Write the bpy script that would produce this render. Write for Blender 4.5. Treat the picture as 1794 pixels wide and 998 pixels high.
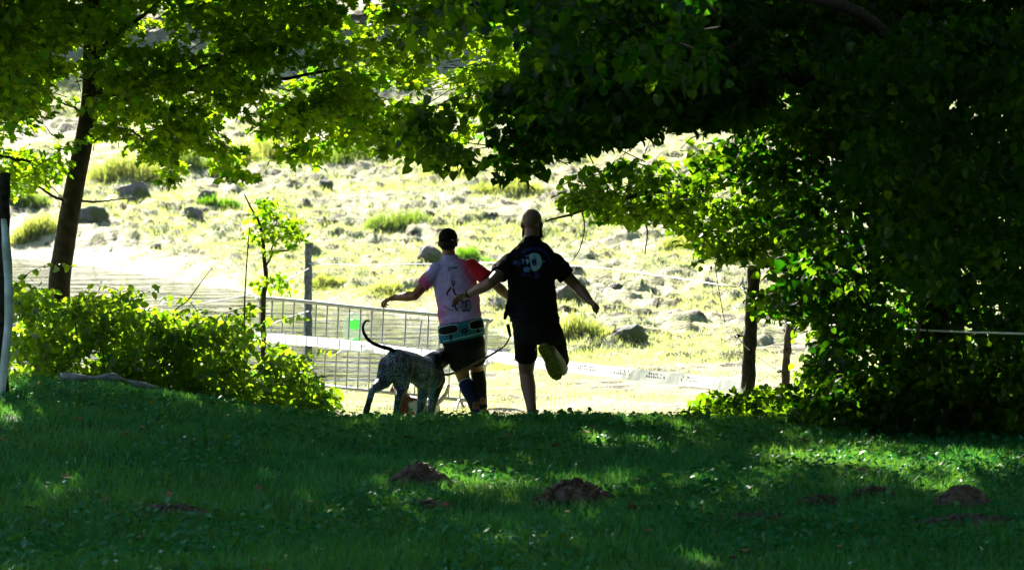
import bpy, bmesh, math, random
import numpy as np
from mathutils import Vector, Matrix
from mathutils.bvhtree import BVHTree

for o in list(bpy.data.objects):
    bpy.data.objects.remove(o)
scene = bpy.context.scene
COL = scene.collection
rng = np.random.default_rng(11)
random.seed(11)
R = math.radians

# ------------------------------------------------------------------ camera
EYE = 2.52
FPX = 5087.0                      # focal length in pixels of the 1794 px wide photograph
PITCH = math.atan(299.0 / FPX)
cam_d = bpy.data.cameras.new('camera')
cam = bpy.data.objects.new('camera', cam_d)
COL.objects.link(cam)
cam.location = (0, 0, EYE)
cam.rotation_euler = (math.pi / 2 - PITCH, 0, 0)
cam_d.sensor_width = 36.0
cam_d.lens = FPX / 1794.0 * 36.0
cam_d.clip_start = 0.1
cam_d.clip_end = 3000
cam_d.dof.use_dof = True
cam_d.dof.focus_distance = 25.0
cam_d.dof.aperture_fstop = 4.0
scene.camera = cam

# ------------------------------------------------------------------ light
SUN_EL = R(27)
SUN_AZ = R(20)                    # degrees left of the viewing direction
sun_dir = Vector((-math.sin(SUN_AZ) * math.cos(SUN_EL), math.cos(SUN_AZ) * math.cos(SUN_EL), math.sin(SUN_EL)))
world = bpy.data.worlds.new('World')
scene.world = world
world.use_nodes = True
wt = world.node_tree
wt.nodes.clear()
sky = wt.nodes.new('ShaderNodeTexSky')
sky.sky_type = 'NISHITA'
sky.sun_disc = False
sky.sun_elevation = SUN_EL
sky.sun_rotation = -SUN_AZ
sky.air_density = 1.0
sky.dust_density = 0.6
sky.ozone_density = 1.0
bg = wt.nodes.new('ShaderNodeBackground')
bg.inputs['Strength'].default_value = 0.05
wo = wt.nodes.new('ShaderNodeOutputWorld')
wt.links.new(sky.outputs[0], bg.inputs['Color'])
wt.links.new(bg.outputs[0], wo.inputs['Surface'])
sl = bpy.data.lights.new('sun', 'SUN')
sl.energy = 5.0
sl.angle = R(0.53)
sl.color = (1.0, 0.94, 0.82)
so = bpy.data.objects.new('sun', sl)
COL.objects.link(so)
so.rotation_euler = (-sun_dir).to_track_quat('-Z', 'Y').to_euler()
scene.view_settings.view_transform = 'Standard'
scene.view_settings.look = 'None'
scene.view_settings.exposure = 2.55
scene.view_settings.gamma = 1.0
scene.view_settings.use_curve_mapping = False
scene.render.engine = 'CYCLES'

# ------------------------------------------------------------------ helpers
cp, sp_ = math.cos(PITCH), math.sin(PITCH)
def at(px, py, d):
    """world point on the plane y = d that the photograph shows at (px, py)"""
    a = (px - 897.0) / FPX
    b = -(py - 499.0) / FPX
    vy = cp + b * sp_
    vz = -sp_ + b * cp
    k = d / vy
    return Vector((a * k, d, EYE + vz * k))
def at_np(px, py, d):
    a = (px - 897.0) / FPX
    b = -(py - 499.0) / FPX
    vy = cp + b * sp_
    vz = -sp_ + b * cp
    k = d / vy
    return np.stack([a * k, d, EYE + vz * k], -1)
def to_px(P):
    x, y, z = P[..., 0], P[..., 1], P[..., 2] - EYE
    dep = y * cp - z * sp_
    up = y * sp_ + z * cp
    dep = np.maximum(dep, 0.01)
    return 897 + x / dep * FPX, 499 - up / dep * FPX, dep

_tab = np.random.default_rng(5).random((256, 256))
def vnoise(x, y):
    xi = np.floor(x).astype(int); yi = np.floor(y).astype(int)
    fx = x - xi; fy = y - yi
    fx = fx * fx * (3 - 2 * fx); fy = fy * fy * (3 - 2 * fy)
    a = _tab[xi & 255, yi & 255]; b = _tab[(xi + 1) & 255, yi & 255]
    c = _tab[xi & 255, (yi + 1) & 255]; d = _tab[(xi + 1) & 255, (yi + 1) & 255]
    return (a * (1 - fx) + b * fx) * (1 - fy) + (c * (1 - fx) + d * fx) * fy
def fbm(x, y, o=3):
    s = 0; a = 0.5; t = 0
    for i in range(o):
        s = s + a * vnoise(x + 17.3 * i, y - 9.1 * i); t += a
        x = x * 2.03; y = y * 2.03; a *= 0.5
    return s / t
def sstep(a, b, x):
    t = np.clip((x - a) / (b - a), 0, 1)
    return t * t * (3 - 2 * t)

# ---- objects
ORG = {}
def tag(o, label=None, cat=None, group=None, kind=None):
    if label: o['label'] = label
    if cat: o['category'] = cat
    if group: o['group'] = group
    if kind: o['kind'] = kind
    return o
def empty(name, loc, label, cat, group=None):
    o = bpy.data.objects.new(name, None)
    COL.objects.link(o)
    o.location = loc
    o.empty_display_size = 0.1
    ORG[o] = Vector(loc)
    return tag(o, label, cat, group)
def mesh_np(name, V, F, mat=None, smooth=True, attrs=None):
    """V (n,3) array, F list/array of polygons (array => all the same size)"""
    me = bpy.data.meshes.new(name)
    V = np.asarray(V, dtype=np.float32)
    if isinstance(F, np.ndarray):
        k = F.shape[1]
        me.vertices.add(len(V)); me.vertices.foreach_set('co', V.ravel())
        me.loops.add(F.size); me.loops.foreach_set('vertex_index', F.ravel().astype(np.int32))
        me.polygons.add(len(F)); me.polygons.foreach_set('loop_start', (np.arange(len(F)) * k).astype(np.int32))
        me.update(calc_edges=True)
    else:
        me.from_pydata([tuple(v) for v in V.tolist()], [], F)
        me.update()
    if smooth:
        me.polygons.foreach_set('use_smooth', np.ones(len(me.polygons), dtype=bool))
    if mat: me.materials.append(mat)
    for k, a in (attrs or {}).items():
        a = np.asarray(a, dtype=np.float32)
        if a.ndim == 1:
            at_ = me.attributes.new(k, 'FLOAT', 'POINT'); at_.data.foreach_set('value', a)
        else:
            at_ = me.attributes.new(k, 'FLOAT_COLOR', 'POINT'); at_.data.foreach_set('color', a.ravel())
    return me
def mk(name, V, F, mat, parent=None, origin=None, smooth=True, attrs=None):
    V = np.asarray(V, dtype=np.float64)
    og = ORG[parent] if parent is not None else Vector(origin or (0, 0, 0))
    me = mesh_np(name, V - np.array(og), F, mat, smooth, attrs)
    o = bpy.data.objects.new(name, me)
    COL.objects.link(o)
    if parent is not None: o.parent = parent
    else: o.location = og
    ORG[o] = og
    return o

class SB:
    """collects closed shapes (world coordinates)"""
    def __init__(s): s.v = []; s.f = []
    def add(s, V, F):
        n = len(s.v); s.v += [tuple(v) for v in V]; s.f += [tuple(i + n for i in f) for f in F]
    def loft(s, rings, n=18):
        """rings: (centre, e1, e2) with e1, e2 already scaled"""
        V = []; F = []
        for c, e1, e2 in rings:
            for i in range(n):
                t = 2 * math.pi * i / n
                V.append(c + e1 * math.cos(t) + e2 * math.sin(t))
        for k in range(len(rings) - 1):
            for i in range(n):
                j = (i + 1) % n
                F.append((k * n + i, k * n + j, (k + 1) * n + j, (k + 1) * n + i))
        F.append(tuple(range(n - 1, -1, -1)))
        F.append(tuple((len(rings) - 1) * n + i for i in range(n)))
        s.add(V, F)
    def cap(s, p0, r0, p1, r1, n=14, ax=None, flat=1.0, round0=True, round1=True):
        p0 = Vector(p0); p1 = Vector(p1)
        w = (p1 - p0)
        if w.length < 1e-6: w = Vector((0, 0, 1e-4))
        w.normalize()
        a = Vector(ax) if ax is not None else (Vector((0, 0, 1)) if abs(w.z) < 0.9 else Vector((1, 0, 0)))
        e1 = (a - w * a.dot(w)).normalized(); e2 = w.cross(e1)
        rings = []
        st = [80, 60, 40, 20, 0]
        if round0:
            for d in st[:-1]:
                c, q = math.cos(R(d)), math.sin(R(d))
                rings.append((p0 - w * r0 * q * 0.9, e1 * r0 * c, e2 * r0 * c * flat))
        rings.append((p0, e1 * r0, e2 * r0 * flat))
        rings.append((p1, e1 * r1, e2 * r1 * flat))
        if round1:
            for d in reversed(st[:-1]):
                c, q = math.cos(R(d)), math.sin(R(d))
                rings.append((p1 + w * r1 * q * 0.9, e1 * r1 * c, e2 * r1 * c * flat))
        s.loft(rings, n)
    def ell(s, c, rx, ry, rz, rot=None):
        m = rot or Matrix.Identity(3)
        c = Vector(c); rings = []
        for d in (-85, -65, -45, -22, 0, 22, 45, 65, 85):
            q, k = math.sin(R(d)), math.cos(R(d))
            rings.append((c + m @ Vector((0, 0, rz * q)), m @ Vector((rx * k, 0, 0)), m @ Vector((0, ry * k, 0))))
        s.loft(rings, 16)
    def tube(s, pts, rad, n=8):
        pts = [Vector(p) for p in pts]
        if not hasattr(rad, '__len__'): rad = [rad] * len(pts)
        rings = []; prev = None
        for i, p in enumerate(pts):
            a = pts[max(i - 1, 0)]; b = pts[min(i + 1, len(pts) - 1)]
            w = (b - a).normalized()
            ref = prev if prev is not None else (Vector((0, 0, 1)) if abs(w.z) < 0.8 else Vector((1, 0, 0)))
            e1 = (ref - w * ref.dot(w)).normalized(); prev = e1
            e2 = w.cross(e1)
            rings.append((p, e1 * rad[i], e2 * rad[i]))
        s.loft(rings, n)
    def box(s, c, ex, ey, ez):
        c = Vector(c); ex, ey, ez = Vector(ex), Vector(ey), Vector(ez)
        V = [c + ex * i + ey * j + ez * k for i in (-1, 1) for j in (-1, 1) for k in (-1, 1)]
        s.add(V, [(0, 1, 3, 2), (4, 6, 7, 5), (0, 4, 5, 1), (2, 3, 7, 6), (0, 2, 6, 4), (1, 5, 7, 3)])
    def mk(s, name, mat, parent=None, origin=None, smooth=True):
        return mk(name, np.array(s.v), s.f, mat, parent, origin, smooth)
def spline(pts, k=6):
    pts = [Vector(p) for p in pts]; out = []
    for i in range(len(pts) - 1):
        p0 = pts[max(i - 1, 0)]; p1 = pts[i]; p2 = pts[i + 1]; p3 = pts[min(i + 2, len(pts) - 1)]
        for j in range(k):
            t = j / k
            out.append(0.5 * ((2 * p1) + (p2 - p0) * t + (2 * p0 - 5 * p1 + 4 * p2 - p3) * t * t + (3 * p1 - p0 - 3 * p2 + p3) * t ** 3))
    out.append(pts[-1])
    return out
def lerpr(a, b, n): return [a + (b - a) * i / (n - 1) for i in range(n)]
def remesh(sb, voxel, smooth=4):
    """one continuous skin over all the shapes collected in sb -> (V, F)"""
    me = bpy.data.meshes.new('tmp'); me.from_pydata(sb.v, [], sb.f); me.update()
    o = bpy.data.objects.new('tmp', me); COL.objects.link(o)
    m = o.modifiers.new('r', 'REMESH'); m.mode = 'VOXEL'; m.voxel_size = voxel
    if smooth:
        m = o.modifiers.new('s', 'SMOOTH'); m.factor = 0.5; m.iterations = smooth
    dg = bpy.context.evaluated_depsgraph_get()
    e = o.evaluated_get(dg); q = e.to_mesh()
    V = np.empty(len(q.vertices) * 3, dtype=np.float32); q.vertices.foreach_get('co', V)
    F = [tuple(p.vertices) for p in q.polygons]
    e.to_mesh_clear()
    bpy.data.objects.remove(o); bpy.data.meshes.remove(me)
    return V.reshape(-1, 3).astype(np.float64), F
def bvh(V, F): return BVHTree.FromPolygons([tuple(v) for v in V], F)

# ---- materials
class G:
    def __init__(s, name):
        s.m = bpy.data.materials.new(name); s.m.use_nodes = True
        s.t = s.m.node_tree; s.t.nodes.clear()
        s.o = s.t.nodes.new('ShaderNodeOutputMaterial')
    def n(s, typ, ins=None, **pr):
        nd = s.t.nodes.new('ShaderNode' + typ)
        for k, v in pr.items(): setattr(nd, k, v)
        for k, v in (ins or {}).items():
            sk = nd.inputs[k]
            if isinstance(v, bpy.types.NodeSocket): s.t.links.new(v, sk)
            else:
                if isinstance(v, tuple) and len(v) == 3 and sk.type == 'RGBA': v = v + (1,)
                sk.default_value = v
        return nd
    def noise(s, scale, detail=3, coord=None, rough=0.55):
        c = coord or s.n('TexCoord').outputs['Object']
        return s.n('TexNoise', {'Vector': c, 'Scale': scale, 'Detail': detail, 'Roughness': rough}).outputs['Fac']
    def ramp(s, fac, a, b, lo=0.0, hi=1.0):
        """smooth 0..1 mask between a and b"""
        return s.n('MapRange', {'Value': fac, 1: a, 2: b, 3: lo, 4: hi}, interpolation_type='SMOOTHSTEP').outputs[0]
    def mix(s, fac, a, b):
        nd = s.n('Mix', data_type='RGBA')
        for k, v in ((0, fac), (6, a), (7, b)):
            if isinstance(v, bpy.types.NodeSocket): s.t.links.new(v, nd.inputs[k])
            else: nd.inputs[k].default_value = v + (1,) if isinstance(v, tuple) else v
        return nd.outputs[2]
    def attr(s, name, col=False): 
        a = s.n('Attribute', attribute_name=name)
        return a.outputs['Color' if col else 'Fac']
    def bump(s, h, strength=0.5, dist=0.01): return s.n('Bump', {'Height': h, 'Strength': strength, 'Distance': dist}).outputs[0]
    def out(s, sh):
        s.t.links.new(sh, s.o.inputs['Surface']); return s.m
    def pbsdf(s, col, rough=0.7, normal=None, spec=0.3, metal=0.0):
        i = {'Base Color': col, 'Roughness': rough, 'Specular IOR Level': spec, 'Metallic': metal}
        if normal is not None: i['Normal'] = normal
        return s.n('BsdfPrincipled', i).outputs[0]

def simple(name, col, rough=0.7, var=0.25, scale=20.0, bump=0.3, bdist=0.004, spec=0.3, metal=0.0):
    g = G(name)
    f = g.noise(scale, 4)
    c2 = tuple(min(1, c * (1 - var)) for c in col); c3 = tuple(min(1, c * (1 + var)) for c in col)
    return g.out(g.pbsdf(g.mix(g.ramp(f, 0.3, 0.7), c2, c3), rough, g.bump(g.noise(scale * 4, 3), bump, bdist), spec, metal))
def vcol(name, rough=0.8, scale=60.0, bump=0.4, bdist=0.004, spec=0.2):
    g = G(name)
    f = g.noise(scale, 3)
    c = g.mix(g.ramp(f, 0.3, 0.7, 0.0, 0.18), g.attr('col', True), (0.02, 0.02, 0.02))
    return g.out(g.pbsdf(c, rough, g.bump(g.noise(scale * 2, 3), bump, bdist), spec))
def leafmat(name, d0, d1, t0, t1, gloss=0.06, rough=0.4, tw=0.5):
    g = G(name)
    t = g.attr('tint')
    dc = g.mix(t, d0, d1); tc = g.mix(t, t0, t1)
    a = g.n('BsdfDiffuse', {'Color': dc}).outputs[0]
    b = g.n('BsdfTranslucent', {'Color': tc}).outputs[0]
    m = g.n('MixShader', {0: tw, 1: a, 2: b}).outputs[0]
    gl = g.n('BsdfGlossy', {'Color': (1, 1, 1), 'Roughness': rough}).outputs[0]
    return g.out(g.n('MixShader', {0: gloss, 1: m, 2: gl}).outputs[0])

MAT_BARK = simple('bark', (0.035, 0.026, 0.018), 0.9, 0.5, 14, 0.9, 0.02)
MAT_TWIG = simple('twig_bark', (0.05, 0.03, 0.02), 0.85, 0.4, 40, 0.5, 0.004)
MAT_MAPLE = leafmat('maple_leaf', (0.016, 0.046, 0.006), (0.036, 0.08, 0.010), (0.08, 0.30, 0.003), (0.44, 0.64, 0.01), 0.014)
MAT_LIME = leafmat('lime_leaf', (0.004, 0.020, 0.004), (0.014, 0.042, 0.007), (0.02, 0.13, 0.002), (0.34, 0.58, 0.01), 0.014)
MAT_BRAMBLE = leafmat('bramble_leaf', (0.03, 0.08, 0.012), (0.055, 0.11, 0.015), (0.11, 0.34, 0.005), (0.48, 0.66, 0.015), 0.04)
MAT_BLADE = leafmat('lawn_blade', (0.003, 0.23, 0.090), (0.02, 0.26, 0.06), (0.02, 0.30, 0.03), (0.22, 0.36, 0.02), 0.035, 0.45, 0.4)
MAT_WEED = leafmat('lawn_weed', (0.003, 0.17, 0.07), (0.010, 0.20, 0.075), (0.03, 0.20, 0.02), (0.12, 0.25, 0.02), 0.025, 0.4, 0.35)
MAT_MEADOW = leafmat('meadow_blade', (0.12, 0.15, 0.03), (0.34, 0.33, 0.20), (0.32, 0.42, 0.04), (0.62, 0.62, 0.30), 0.08, 0.4, 0.5)
MAT_REED = leafmat('reed_blade', (0.04, 0.08, 0.015), (0.12, 0.13, 0.04), (0.16, 0.30, 0.02), (0.55, 0.56, 0.10), 0.06, 0.4, 0.5)

# ------------------------------------------------------------------ ground
POND_PX = [(-260, 74), (0, 71), (130, 66), (300, 60), (450, 55), (560, 51.5), (700, 48.7), (890, 44.8), (925, 42), (905, 39), (790, 36.4), (560, 34.6), (300, 34.4), (-260, 35)]
POND = np.array([((p - 897) / FPX * d, d) for p, d in POND_PX])
WATER_Z = -0.80
def poly_sd(x, y, P):
    """signed distance, positive inside"""
    best = np.full(x.shape, 1e9); ins = np.zeros(x.shape, bool)
    n = len(P)
    for i in range(n):
        ax, ay = P[i]; bx, by = P[(i + 1) % n]
        dx, dy = bx - ax, by - ay
        t = np.clip(((x - ax) * dx + (y - ay) * dy) / (dx * dx + dy * dy), 0, 1)
        best = np.minimum(best, np.hypot(x - ax - t * dx, y - ay - t * dy))
        c = ((ay > y) != (by > y)) & (x < (bx - ax) * (y - ay) / (by - ay + 1e-12) + ax)
        ins ^= c
    return np.where(ins, best, -best)
PY = [-80, 14, 23.2, 24.0, 24.7, 25.4, 28, 31.5, 34, 40, 50, 66, 80, 100, 150, 230, 700]
PZ = [0, 0, 0.01, -0.01, -0.12, -0.22, -0.46, -0.68, -0.735, -0.71, -0.64, -0.47, 0.7, 2.6, 7.6, 14.5, 50]
def ground_z(x, y):
    x = np.asarray(x, float); y = np.asarray(y, float)
    z = np.interp(y, PY, PZ)
    z = z + 0.29 * sstep(1.3, 3.9, -x - 0.05 * (y - 24)) * sstep(15, 23, y) * (1 - sstep(27.5, 32, y))
    z = z - 0.05 * sstep(1.5, 4, x) * sstep(15, 24, y) * (1 - sstep(24, 26, y))
    z = z + (fbm(x * 0.9, y * 0.9, 3) - 0.5) * 0.06
    far = sstep(33, 44, y)
    und = (fbm(x * 0.16 + 3, y * 0.11 + 7, 2) - 0.5)
    z = z + far * und * 0.55 * sstep(48, 70, y)
    sd = poly_sd(x, y, POND)
    dry = 1 - sstep(-1.0, 0.6, sd)
    hum = fbm(x * 1.15 + 31, y * 0.75 + 5, 3)
    z = z + far * dry * (np.maximum(hum - 0.5, 0) * 0.30 - 0.02)
    hum2 = np.maximum(fbm(x * 3.6 + 11, y * 2.0 + 15, 3) - 0.5, 0)
    z = z + far * dry * hum2 * 0.25
    sc1 = fbm(x * 0.85 + 21, y * 1.15 + 3, 3); sc2 = fbm(x * 1.9 + 7, y * 2.3 + 61, 2)
    z = z + far * dry * (0.06 * sstep(.5, .55, sc1) + 0.11 * sstep(.54, .59, sc2) + 0.06 * sstep(.5, .57, fbm(x * 3.3 + 90, y * 4.2, 2)))
    ridge = (fbm(x * 0.9 + 50, y * 2.2, 3) - 0.5) * 0.10
    z = z + sstep(26, 30, y) * dry * ridge
    z = z - 0.5 * sstep(-0.6, 1.8, sd)
    # low islets of mud and grass in the shallow water
    isl = np.maximum(fbm(x * 0.55 + 80, y * 0.8 + 40, 3) - 0.60, 0) * sstep(0, 2.5, sd)
    z = z + isl * 2.2
    return z
def gz(x, y): return float(ground_z(np.array([x]), np.array([y]))[0])

rows = np.concatenate([np.linspace(-80, 10, 12), np.linspace(12, 14.8, 6), np.arange(15, 27, 0.11), np.arange(27, 40, 0.13)])
yy = [40.0]
while yy[-1] < 125: yy.append(yy[-1] + 0.16 + 0.0022 * (yy[-1] - 40))
while yy[-1] < 900: yy.append(yy[-1] * 1.06)
rows = np.concatenate([rows, yy])
uc = np.concatenate([[-6, -4, -2.5, -1.6, -1, -0.7, -0.5, -0.4, -0.33, -0.28], np.linspace(-0.25, 0.25, 330), [0.28, 0.33, 0.4, 0.5, 0.7, 1, 1.6, 2.5, 4, 6]])
UU, YY = np.meshgrid(uc, rows)
XX = UU * np.maximum(YY, 15)
ZZ = ground_z(XX, YY)
nr, nc = XX.shape
idx = np.arange(nr * nc).reshape(nr, nc)
GF = np.stack([idx[:-1, :-1], idx[:-1, 1:], idx[1:, 1:], idx[1:, :-1]], -1).reshape(-1, 4)

g = G('ground_soil')
pos = g.n('NewGeometry').outputs['Position']
sep = g.n('SeparateXYZ', {0: pos})
lawn = g.mix(g.ramp(g.noise(1.6, 4, pos), 0.35, 0.65), (0.010, 0.055, 0.016), (0.03, 0.075, 0.015))
lawn = g.mix(g.ramp(g.noise(5, 3, pos), 0.62, 0.75), lawn, (0.05, 0.04, 0.02))
mead = g.mix(g.ramp(g.noise(0.5, 5, pos), 0.45, 0.68), (0.33, 0.32, 0.17), (0.15, 0.20, 0.05))
mead = g.mix(g.ramp(g.noise(3.5, 4, pos), 0.5, 0.68), mead, (0.38, 0.37, 0.25))
mead = g.mix(g.ramp(g.noise(1.3, 4, pos), 0.6, 0.72), mead, (0.16, 0.13, 0.10))
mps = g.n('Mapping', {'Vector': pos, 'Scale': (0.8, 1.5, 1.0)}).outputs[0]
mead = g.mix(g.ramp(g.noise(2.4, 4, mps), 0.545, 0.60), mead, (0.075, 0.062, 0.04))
px_ = g.n('MapRange', {'Value': sep.outputs['Y'], 1: 25.0, 2: 26.0, 3: 0.0, 4: 1.0}).outputs[0]
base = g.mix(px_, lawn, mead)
# trodden bare earth of the path behind the tape
d2 = g.n('Math', {0: g.n('Math', {0: sep.outputs['Y'], 1: 31.6}, operation='SUBTRACT').outputs[0], 1: g.noise(0.7, 3, pos)}, operation='ADD').outputs[0]
inner = g.n('Math', {0: d2}, operation='ABSOLUTE').outputs[0]
pm = g.n('Math', {0: g.ramp(inner, 0.8, 2.2, 1.0, 0.0), 1: g.ramp(sep.outputs['X'], -1.5, 0.3)}, operation='MULTIPLY').outputs[0]
pm = g.n('Math', {0: pm, 1: g.ramp(g.noise(2.2, 4, pos), 0.35, 0.55)}, operation='MULTIPLY').outputs[0]
base = g.mix(pm, base, (0.34, 0.26, 0.21))
mpg = g.n('Mapping', {'Vector': pos, 'Scale': (1.0, 1.7, 1.0)}).outputs[0]
bmp = g.bump(g.n('Math', {0: g.noise(20, 4, mpg), 1: g.noise(5, 4, mpg)}, operation='ADD').outputs[0], 1.0, 0.06)
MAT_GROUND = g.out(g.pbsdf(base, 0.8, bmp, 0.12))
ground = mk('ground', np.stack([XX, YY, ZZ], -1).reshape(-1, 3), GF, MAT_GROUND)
tag(ground, kind='structure')

# ------------------------------------------------------------------ pond water
g = G('pond_water')
pos = g.n('NewGeometry').outputs['Position']
mp = g.n('Mapping', {'Vector': pos, 'Scale': (0.42, 1.0, 1.0)}).outputs[0]
h = g.n('Math', {0: g.noise(1.2, 3, mp), 1: g.n('Math', {0: g.noise(5, 2, mp), 1: 0.12}, operation='MULTIPLY').outputs[0]}, operation='ADD').outputs[0]
MAT_WATER = g.out(g.n('BsdfPrincipled', {'Base Color': (0.015, 0.02, 0.018, 1), 'Roughness': 0.05, 'IOR': 1.2, 'Specular IOR Level': 0.5,
                                          'Normal': g.bump(h, 1.0, 0.10)}).outputs[0])
c = POND.mean(0)
WP = (POND - c) * 1.06 + c
water = mk('pond_water', np.array([(x, y, WATER_Z) for x, y in WP]), [tuple(range(len(WP)))], MAT_WATER, origin=(c[0], c[1], WATER_Z), smooth=False)
tag(water, kind='structure')

# ------------------------------------------------------------------ foliage
def leaf_tpl(kind):
    if kind == 'lime':
        L = [(-0.30, -0.08, .04), (-0.50, 0.22, .09), (-0.40, 0.58, .07), (-0.17, 0.84, .02)]
    elif kind == 'maple':
        L = [(-0.22, 0.02, .03), (-0.30, 0.22, .05), (-0.56, 0.20, .08), (-0.36, 0.42, .06), (-0.58, 0.66, .08), (-0.24, 0.64, .03), (-0.20, 0.88, .02)]
    else:
        L = [(-0.20, 0.04, .03), (-0.36, 0.34, .07), (-0.27, 0.70, .05)]
    mid = [(0, 0, 0), (0, 0.5, -0.02), (0, 1.0, -0.12)]
    V = mid + L + [(-x, y, z) for x, y, z in L]
    n = len(L); F = []
    for o_, fl in ((3, 0), (3 + n, 1)):
        ch = [0] + [o_ + i for i in range(n)] + [2]
        for a, b in zip(ch[:-1], ch[1:]):
            F.append((1, a, b) if fl else (1, b, a))
    return np.array(V, float), np.array(F)
TPL = {k: leaf_tpl(k) for k in ('lime', 'maple', 'bramble')}

def norm(v): return v / np.maximum(np.linalg.norm(v, axis=-1, keepdims=True), 1e-9)
def leaves(centres, per, spread, size, droop=0.5, flat=0.45, tilt=0.55, outdir=None):
    """leaf frames scattered round twig centres -> (P, X, T, N, S, tint)"""
    nC = len(centres)
    C = np.repeat(centres, per, axis=0); n = len(C)
    sz = np.repeat(rng.uniform(0.7, 1.25, nC), per)
    off = rng.normal(size=(n, 3)); off = norm(off) * (rng.random((n, 1)) ** 0.5) * spread * sz[:, None]
    off[:, 2] *= flat
    rd = np.hypot(off[:, 0], off[:, 1])
    off[:, 2] -= droop * rd * 0.6
    P = C + off
    T = np.concatenate([off[:, :2] / spread, np.zeros((n, 1))], 1) + rng.normal(size=(n, 3)) * 0.5
    T[:, 2] -= droop * rng.uniform(0.2, 1.3, n)
    T = norm(T)
    N = np.array([0, 0, 1.0]) + rng.normal(size=(n, 3)) * tilt
    X = norm(np.cross(T, N)); N = np.cross(X, T)
    S = size * rng.uniform(0.6, 1.2, n)
    ct = np.repeat(rng.random(nC), per)
    tint = np.clip(0.55 * ct + 0.45 * rng.random(n) + rng.normal(size=n) * 0.1, 0, 1)
    return [P, X, T, N, S, tint]
def cat(Ls): return [np.concatenate([L[i] for L in Ls]) for i in range(6)]
def leaf_arrays(L, kind):
    V, F = TPL[kind]
    P, X, T, N, S, t = L
    W = P[:, None] + S[:, None, None] * (V[None, :, 0:1] * X[:, None] + V[None, :, 1:2] * T[:, None] + V[None, :, 2:3] * N[:, None])
    FF = (F[None] + (np.arange(len(P)) * len(V))[:, None, None]).reshape(-1, 3)
    return W.reshape(-1, 3), FF, np.repeat(t, len(V))
LEAFMESH = {}
def leaf_mesh(kind, mat, q):
    k = (kind, mat.name, q)
    if k not in LEAFMESH:
        V, F = TPL[kind]
        LEAFMESH[k] = mesh_np('leaf', V, F, mat, False, {'tint': np.full(len(V), (q + 0.5) / 5)})
    return LEAFMESH[k]
def plant_foliage(root, L, kind, mat, crown_name='crown', n_parts=300, rank=None):
    P = L[0]
    u, v, dep = to_px(P)
    vis = (u > 5) & (u < 1789) & (v > 5) & (v < 990)
    sc = np.where(vis, L[4] / dep, -1)
    if rank is not None: sc = sc * np.where(vis, rank(u, v, dep), 1)
    order = np.argsort(-sc)[:n_parts]
    order = order[sc[order] > 0]
    keep = np.ones(len(P), bool); keep[order] = False
    V, F, t = leaf_arrays([a[keep] for a in L], kind)
    c = mk(crown_name, V, F, mat, root, smooth=False, attrs={'tint': t})
    tag(c, kind='stuff')
    og = np.array(ORG[root])
    for i in order:
        o = bpy.data.objects.new('leaf', leaf_mesh(kind, mat, int(min(4, L[5][i] * 5))))
        s = L[4][i]
        m = Matrix.Identity(4)
        for r in range(3):
            m[r][0] = L[1][i][r] * s; m[r][1] = L[2][i][r] * s; m[r][2] = L[3][i][r] * s; m[r][3] = P[i][r] - og[r]
        o.matrix_basis = m
        o.parent = root
        COL.objects.link(o)
    return c
def in_poly(x, y, P):
    ins = np.zeros(x.shape, bool); n = len(P)
    for i in range(n):
        ax, ay = P[i]; bx, by = P[(i + 1) % n]
        c = ((ay > y) != (by > y)) & (x < (bx - ax) * (y - ay) / (by - ay + 1e-12) + ax)
        ins ^= c
    return ins
def sample_poly(P, d0, d1, n, gaps=(), clump=0.0, cs=0.02, above=0.03):
    """n twig centres inside the outline P (photo pixels) and between the depths d0..d1"""
    P = np.array(P, float); out = []
    lo, hi = P.min(0), P.max(0); tot = 0
    for _ in range(80):
        px = rng.uniform(lo[0], hi[0], n); py = rng.uniform(lo[1], hi[1], n); d = rng.uniform(d0, d1, n)
        ok = in_poly(px, py, P)
        for (gx, gy, rx, ry) in gaps: ok &= ((px - gx) / rx) ** 2 + ((py - gy) / ry) ** 2 > 1
        if clump: ok &= fbm(px * cs + 3, py * cs * 1.6 + d * 0.3, 2) > clump
        W = at_np(px, py, d)
        if above is not None: ok &= W[:, 2] > ground_z(W[:, 0], W[:, 1]) + above
        out.append(W[ok]); tot += ok.sum()
        if tot >= n: break
    return np.concatenate(out)[:n]
def sample_ell(c, r, n, shell=0.35, clump=0.0):
    v = norm(rng.normal(size=(n * 2, 3))) * (rng.uniform(shell, 1, (n * 2, 1)) ** 0.6)
    W = np.array(c) + v * np.array(r)
    if clump: W = W[fbm(W[:, 0] * 0.9 + 40, W[:, 1] * 0.9 + W[:, 2] * 0.7, 2) > clump]
    return W[:n]
STREAKS = [(2.9, 21.0, 1.1, .5), (1.0, 22.0, .5, .4), (-.2, 19.4, .5, .4), (.1, 16.6, .3, .3)]
def sun_gaps(C):
    """leave the holes in the canopy through which the sun reaches the lawn"""
    k = C[:, 2] / sun_dir.z
    gx = C[:, 0] - sun_dir.x * k; gy = C[:, 1] - sun_dir.y * k
    keep = np.ones(len(C), bool)
    for x, y, rx, ry in STREAKS: keep &= (((gx - x) / (rx + .15)) ** 2 + ((gy - y) / (ry + .2)) ** 2 > 1) | (rng.random(len(C)) < .08)
    return C[keep]
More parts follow.
